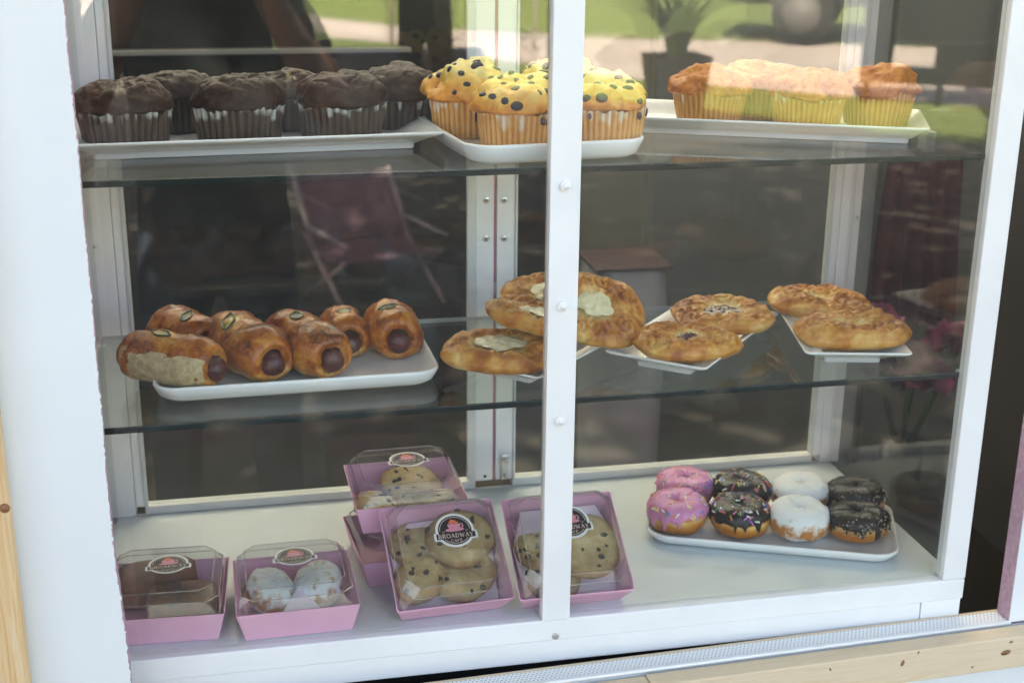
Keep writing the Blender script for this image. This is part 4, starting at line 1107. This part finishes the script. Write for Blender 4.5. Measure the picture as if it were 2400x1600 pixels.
def shade_tree(loc, label, rad, hgt, n, seed, tr=.22, off=(0, 0)):
    t = empty('shade_tree', loc, label=label, cat='tree', group='shade trees in front of the stand')
    V, Fc = limb_tube([(0, 0, 0, tr*1.35), (.02, 0, .4, tr*1.05), (-.02, .03, 1.6, tr*.95), (.05, 0, 2.8, tr*.85), (.0, .05, hgt-.6, tr*.6)], 14)
    rr = random.Random(seed)
    tk = mk('trunk', V, Fc, 'bark', t)
    for q in range(6):
        a_ = q*1.05+rr.random(); b0 = Vector((0, 0, hgt-1.2+.1*q)); e_ = Vector((off[0]*.6+rad*.7*math.cos(a_), off[1]*.6+rad*.7*math.sin(a_), hgt+.8))
        V, Fc = limb_tube([(*(b0.lerp(e_, k/4)), tr*.5*(1-k/5)) for k in range(5)], 8); mk('limb', V, Fc, 'bark', tk)
    rs = np.random.RandomState(seed)
    P = rs.normal(size=(n, 3)); P /= np.linalg.norm(P, axis=1)[:, None]; P *= rs.rand(n, 1)**.4
    P *= np.array([rad, rad, 1.3]); P += np.array([off[0], off[1], hgt+1.0])
    keepm = np.array([fn3(p[0]*.7+seed, p[1]*.7, p[2]*.7, 2) > -.30 for p in P]); P = P[keepm]; n = len(P)
    A = rs.normal(size=(n, 3)); A /= np.linalg.norm(A, axis=1)[:, None]; A[:, 2] *= .5
    B = np.cross(A, rs.normal(size=(n, 3))); B /= np.linalg.norm(B, axis=1)[:, None]; s_ = rs.uniform(.09, .19, (n, 1))
    V = np.concatenate([P-A*s_, P+B*s_*.55, P+A*s_, P-B*s_*.55], 1).reshape(-1, 3)
    Fc = np.arange(4*n).reshape(n, 4)
    mk('crown', V.tolist(), Fc.tolist(), 'leaf', t, False)
    return t
pl = empty('utility_pole', (5.22, -7.1, GZ), label='weathered wooden pole at the edge of the lawn', cat='pole')
V, Fc = limb_tube([(0, 0, 0, .22), (.01, 0, 1.0, .21), (0, .01, 3.0, .20), (.01, 0, 6.5, .17)], 16); mk('shaft', V, Fc, 'bark', pl)
box('cross_arm', -.8, .8, -.30, -.19, 5.6, 5.75, 'bark', pl, .01)
shade_tree((-3.0, -1.3, GZ), 'shade tree spreading over the stand on the rolls side', 4.2, 4.9, 9500, 5, .24, (-.2, .7))
shade_tree((3.6, -1.2, GZ), 'shade tree spreading over the stand on the doughnuts side', 4.0, 4.8, 10000, 9, .24, (-1.0, 1.8))
shade_tree((-3.6, -5.2, GZ), 'smaller tree added out of view to shade the ground near the lawn', 2.2, 4.8, 5000, 12, .16, (1.8, .5))  # added tree, placed so its shadow darkens the bare ground
# truck on the road edge
tk = empty('parked_truck', (8.32, -14.16, GZ+.015), (0, 0, R(28)), 'dark grey truck parked across the road', 'truck')
box('body', -2.6, 2.6, -.9, .9, .45, 1.15, 'truck_m', tk, .06); box('cab', -1.5, .9, -.82, .82, 1.14, 1.85, 'truck_m', tk, .15)
for x in (-1.6, 1.55):
    for y in (-.9, .9):
        wv = cyl('wheel', (x, y+.1*math.copysign(1, y)-(.2 if y > 0 else 0), .37), (0, math.copysign(1, y), 0), .37, .2, 'tyre', tk, 28, .03)
        cyl('rim', (x, y+(.105 if y > 0 else -.105)-(0 if y > 0 else -.0), .37), (0, math.copysign(1, y), 0), .22, .205, 'rim_m', wv, 20)
# park bench / frame
be = empty('metal_cart', (5.02, -9.55, GZ+.006), (0, 0, R(28)), 'low black metal cart with an open slot, by the road', 'cart')
box('lower_beam', 0, 1.5, -.05, .05, .17, .31, 'black_metal', be, .005); box('end_panel', 0, .26, -.05, .05, .312, 1.25, 'black_metal', be, .005)
box('upper_panel', .262, .60, -.05, .05, .49, 1.25, 'black_metal', be, .005); box('side_panel', .602, 1.5, -.05, .05, .312, 1.25, 'black_metal', be, .005)
for x in (.06, .66, 1.42): box('leg', x-.025, x+.025, -.04, .04, 0, .168, 'black_metal', be, .004)
# planter
po = empty('planter', (2.98, -8.40, GZ), label='dark planter with long strap leaves at the lawn edge', cat='planter')
V, Fc = loft([rrect(.30, .30, .03, 0), rrect(.42, .42, .03, .52), rrect(.44, .44, .03, .55), rrect(.38, .38, .03, .55), rrect(.36, .36, .03, .48)], True, True); mk('pot', V, Fc, 'pot_m', po, False)
for q in range(34):
    a_ = q*2.4; ln = .7+.35*((q*7) % 5)/5
    V = []; Fc = []
    for k in range(7):
        s_ = k/6; rr_ = .05+ln*.75*s_**1.4; zq = .5+ln*(1.5*s_-.75*s_*s_*1.3); wq = .024*(1-s_)**.5+.002
        c_ = Vector((rr_*math.cos(a_), rr_*math.sin(a_), zq)); n_ = Vector((-math.sin(a_), math.cos(a_), 0))*wq
        V += [tuple(c_+n_), tuple(c_-n_)]
        if k: Fc.append((2*k-2, 2*k-1, 2*k+1, 2*k))
    mk('leaf', V, Fc, 'leaf', po)
# pink folding chair
ch = empty('folding_chair', (.28, -4.30, GZ), (0, 0, R(160)), 'pink folding chair on the shaded ground', 'chair'); ch.scale = (.9, .9, .50)
for s_ in (-.25, .25):
    for p, q in (((s_, -.22, 0), (s_, .22, .55)), ((s_, .22, 0), (s_, -.20, .45)), ((s_, .12, .42), (s_, .34, 1.0)), ((s_, -.25, .60), (s_, .22, .62))):
        d = Vector(q)-Vector(p); cyl('frame_tube', p, d, .013, d.length, 'chair_fr', ch, 10)
V, Fc = grid(8, 8, lambda i, j: (-.24+.48*i/7, -.2+.40*j/7, .44-.04*math.sin(math.pi*j/7)), False); mk('seat', V, Fc, 'chair_p', ch)
V, Fc = grid(8, 8, lambda i, j: (-.24+.48*i/7, .15+.19*j/7+.03*math.sin(math.pi*i/7), .48+.50*j/7), False); mk('backrest', V, Fc, 'chair_p', ch)
# ribbons on a small stand by the road
rb = empty('ribbon_stand', (2.3, -14.2, GZ+.006), label='stand of magenta and orange ribbons by the road', cat='ribbon stand')
cyl('post', (-.7, 0, 0), (0, 0, 1), .02, 2.0, 'chair_fr', rb, 8); cyl('post', (.9, .2, 0), (0, 0, 1), .02, 2.0, 'chair_fr', rb, 8); cyl('cross_bar', (-.7, 0, 1.95), (1.6, .2, 0), .015, 1.62, 'chair_fr', rb, 8)
for q in range(9):
    x = -.6+.17*q; V, Fc = grid(2, 9, lambda i, j: (x+.03*i+.03*math.sin(j+q), .02*x+.12*x*0+.03*math.cos(j*.9+q), 1.93-(.9+.07*(q % 4))*j/8), False)
    mk('ribbon', V, Fc, 'magenta' if q % 3 else 'orange_r', rb)

# ------------------------------------------------------------------ the person taking the picture, mirrored in the glass
def person(loc, label, mats=('shirt', 'jeans', 'skin', 'shoe'), rz=0):
    J = {'pel': (0, -.42, .92), 'sp': (0, -.43, 1.14), 'ch': (0, -.41, 1.33), 'nk': (0, -.36, 1.47), 'hb': (0, -.30, 1.56), 'hd': (0, -.24, 1.64), 'ht': (0, -.25, 1.73)}
    rad = {'pel': .15, 'sp': .13, 'ch': .145, 'nk': .055, 'hb': .07, 'hd': .088, 'ht': .07}
    E_ = [('pel', 'sp'), ('sp', 'ch'), ('ch', 'nk'), ('nk', 'hb'), ('hb', 'hd'), ('hd', 'ht')]
    for s, k in ((-1, 'L'), (1, 'R')):
        J.update({k+'sh': (s*.18, -.38, 1.40), k+'el': (s*.25, -.27, 1.20), k+'wr': (s*.10, -.09, 1.50), k+'pm': (s*.072, -.055, 1.55),
                  k+'hp': (s*.095, -.42, .88), k+'kn': (s*.11, -.39, .50), k+'an': (s*.12, -.42, .10), k+'to': (s*.13, -.26, .045)})
        rad.update({k+'sh': .068, k+'el': .046, k+'wr': .028, k+'pm': .030, k+'hp': .095, k+'kn': .062, k+'an': .045, k+'to': .038})
        E_ += [('ch', k+'sh'), (k+'sh', k+'el'), (k+'el', k+'wr'), (k+'wr', k+'pm'), ('pel', k+'hp'), (k+'hp', k+'kn'), (k+'kn', k+'an'), (k+'an', k+'to')]
        for f_ in range(4):
            b_ = Vector(J[k+'pm'])
            J[f'{k}f{f_}a'] = tuple(b_+Vector((-s*.004, .018+.004*f_, .022-.014*f_))); J[f'{k}f{f_}b'] = tuple(b_+Vector((-s*.030, .024+.003*f_, .024-.015*f_)))
            rad[f'{k}f{f_}a'] = .0095; rad[f'{k}f{f_}b'] = .0075; E_ += [(k+'pm', f'{k}f{f_}a'), (f'{k}f{f_}a', f'{k}f{f_}b')]
        J[k+'th'] = tuple(Vector(J[k+'pm'])+Vector((-s*.018, -.012, .028))); rad[k+'th'] = .010; E_.append((k+'pm', k+'th'))
    names = list(J); me = bpy.data.meshes.new('skeleton'); me.from_pydata([J[n] for n in names], [(names.index(a_), names.index(b_)) for a_, b_ in E_], [])
    o = link(bpy.data.objects.new('person', me)); md = o.modifiers.new('skin', 'SKIN')
    for i, n in enumerate(names):
        sv = me.skin_vertices[0].data[i]; sv.radius = (rad[n], rad[n]); sv.use_root = (n == 'pel')
    o.modifiers.new('sub', 'SUBSURF').levels = 2
    dg = bpy.context.evaluated_depsgraph_get(); m2 = bpy.data.meshes.new_from_object(o.evaluated_get(dg))
    bpy.data.objects.remove(o)
    for n in mats: m2.materials.append(MAT[n])
    idx = []
    for p in m2.polygons:
        c_ = p.center; r_ = abs(c_.x)
        if c_.z < .09: k = 3
        elif c_.z < .95: k = 1
        elif c_.z > 1.475 and r_ < .12: k = 2
        elif c_.y > -.30 and c_.z > 1.0 and r_ > .05: k = 2
        else: k = 0
        idx.append(k)
    m2.polygons.foreach_set('material_index', idx); m2.polygons.foreach_set('use_smooth', [True]*len(idx))
    t = empty('person', loc, (0, 0, rz), label, 'person')
    b = link(bpy.data.objects.new('body', m2)); b.parent = t
    bm = bmesh.new(); bmesh.ops.create_icosphere(bm, subdivisions=3, radius=.105)
    bmesh.ops.delete(bm, geom=[v for v in bm.verts if v.co.y > .045 and v.co.z < .05], context='VERTS')
    h_ = from_bm('hair', bm, 'hair', t, True); h_.location = (0, -.265, 1.685)
    return t
person((-.345, -1.255, GZ), 'person in dark shirt and blue jeans holding a camera to the face')
for p_ in person((1.12, -7.4, GZ), 'person in an olive grey jacket standing further off', ('jacket', 'grey_trousers', 'skin', 'shoe'), R(-150)).children: pass
gb = empty('dark_blocker_table', (1.05, -8.85, GZ), (0, 0, R(8)), 'low cloth covered block added to darken the reflection by the lawn', 'table')
V, Fc = loft([rrect(1.18, .62, .06, .002), rrect(1.14, .58, .05, .40), rrect(1.12, .56, .04, .545), rrect(1.10, .54, .03, .555)], False, True); mk('cloth', V, Fc, 'grey_bin', gb)  # added dark block, keeps the bright ground out of the glass reflection
for x in (-.48, .48):
    for y in (-.2, .2): box('leg', x-.02, x+.02, y-.02, y+.02, 0, .52, 'black_metal', gb, .003)
cb = empty('photo_camera', (-.3167, -1.2426, .7268), (-PITCH, 0, -YAW), 'black photo camera held by the person', 'camera')
box('camera_body', -.07, .07, -.125, -.075, -.05, .05, 'black_pl', cb, .008)
cyl('lens', (0, -.075, 0), (0, 1, 0), .036, .05, 'black_pl', cb, 28, .003)
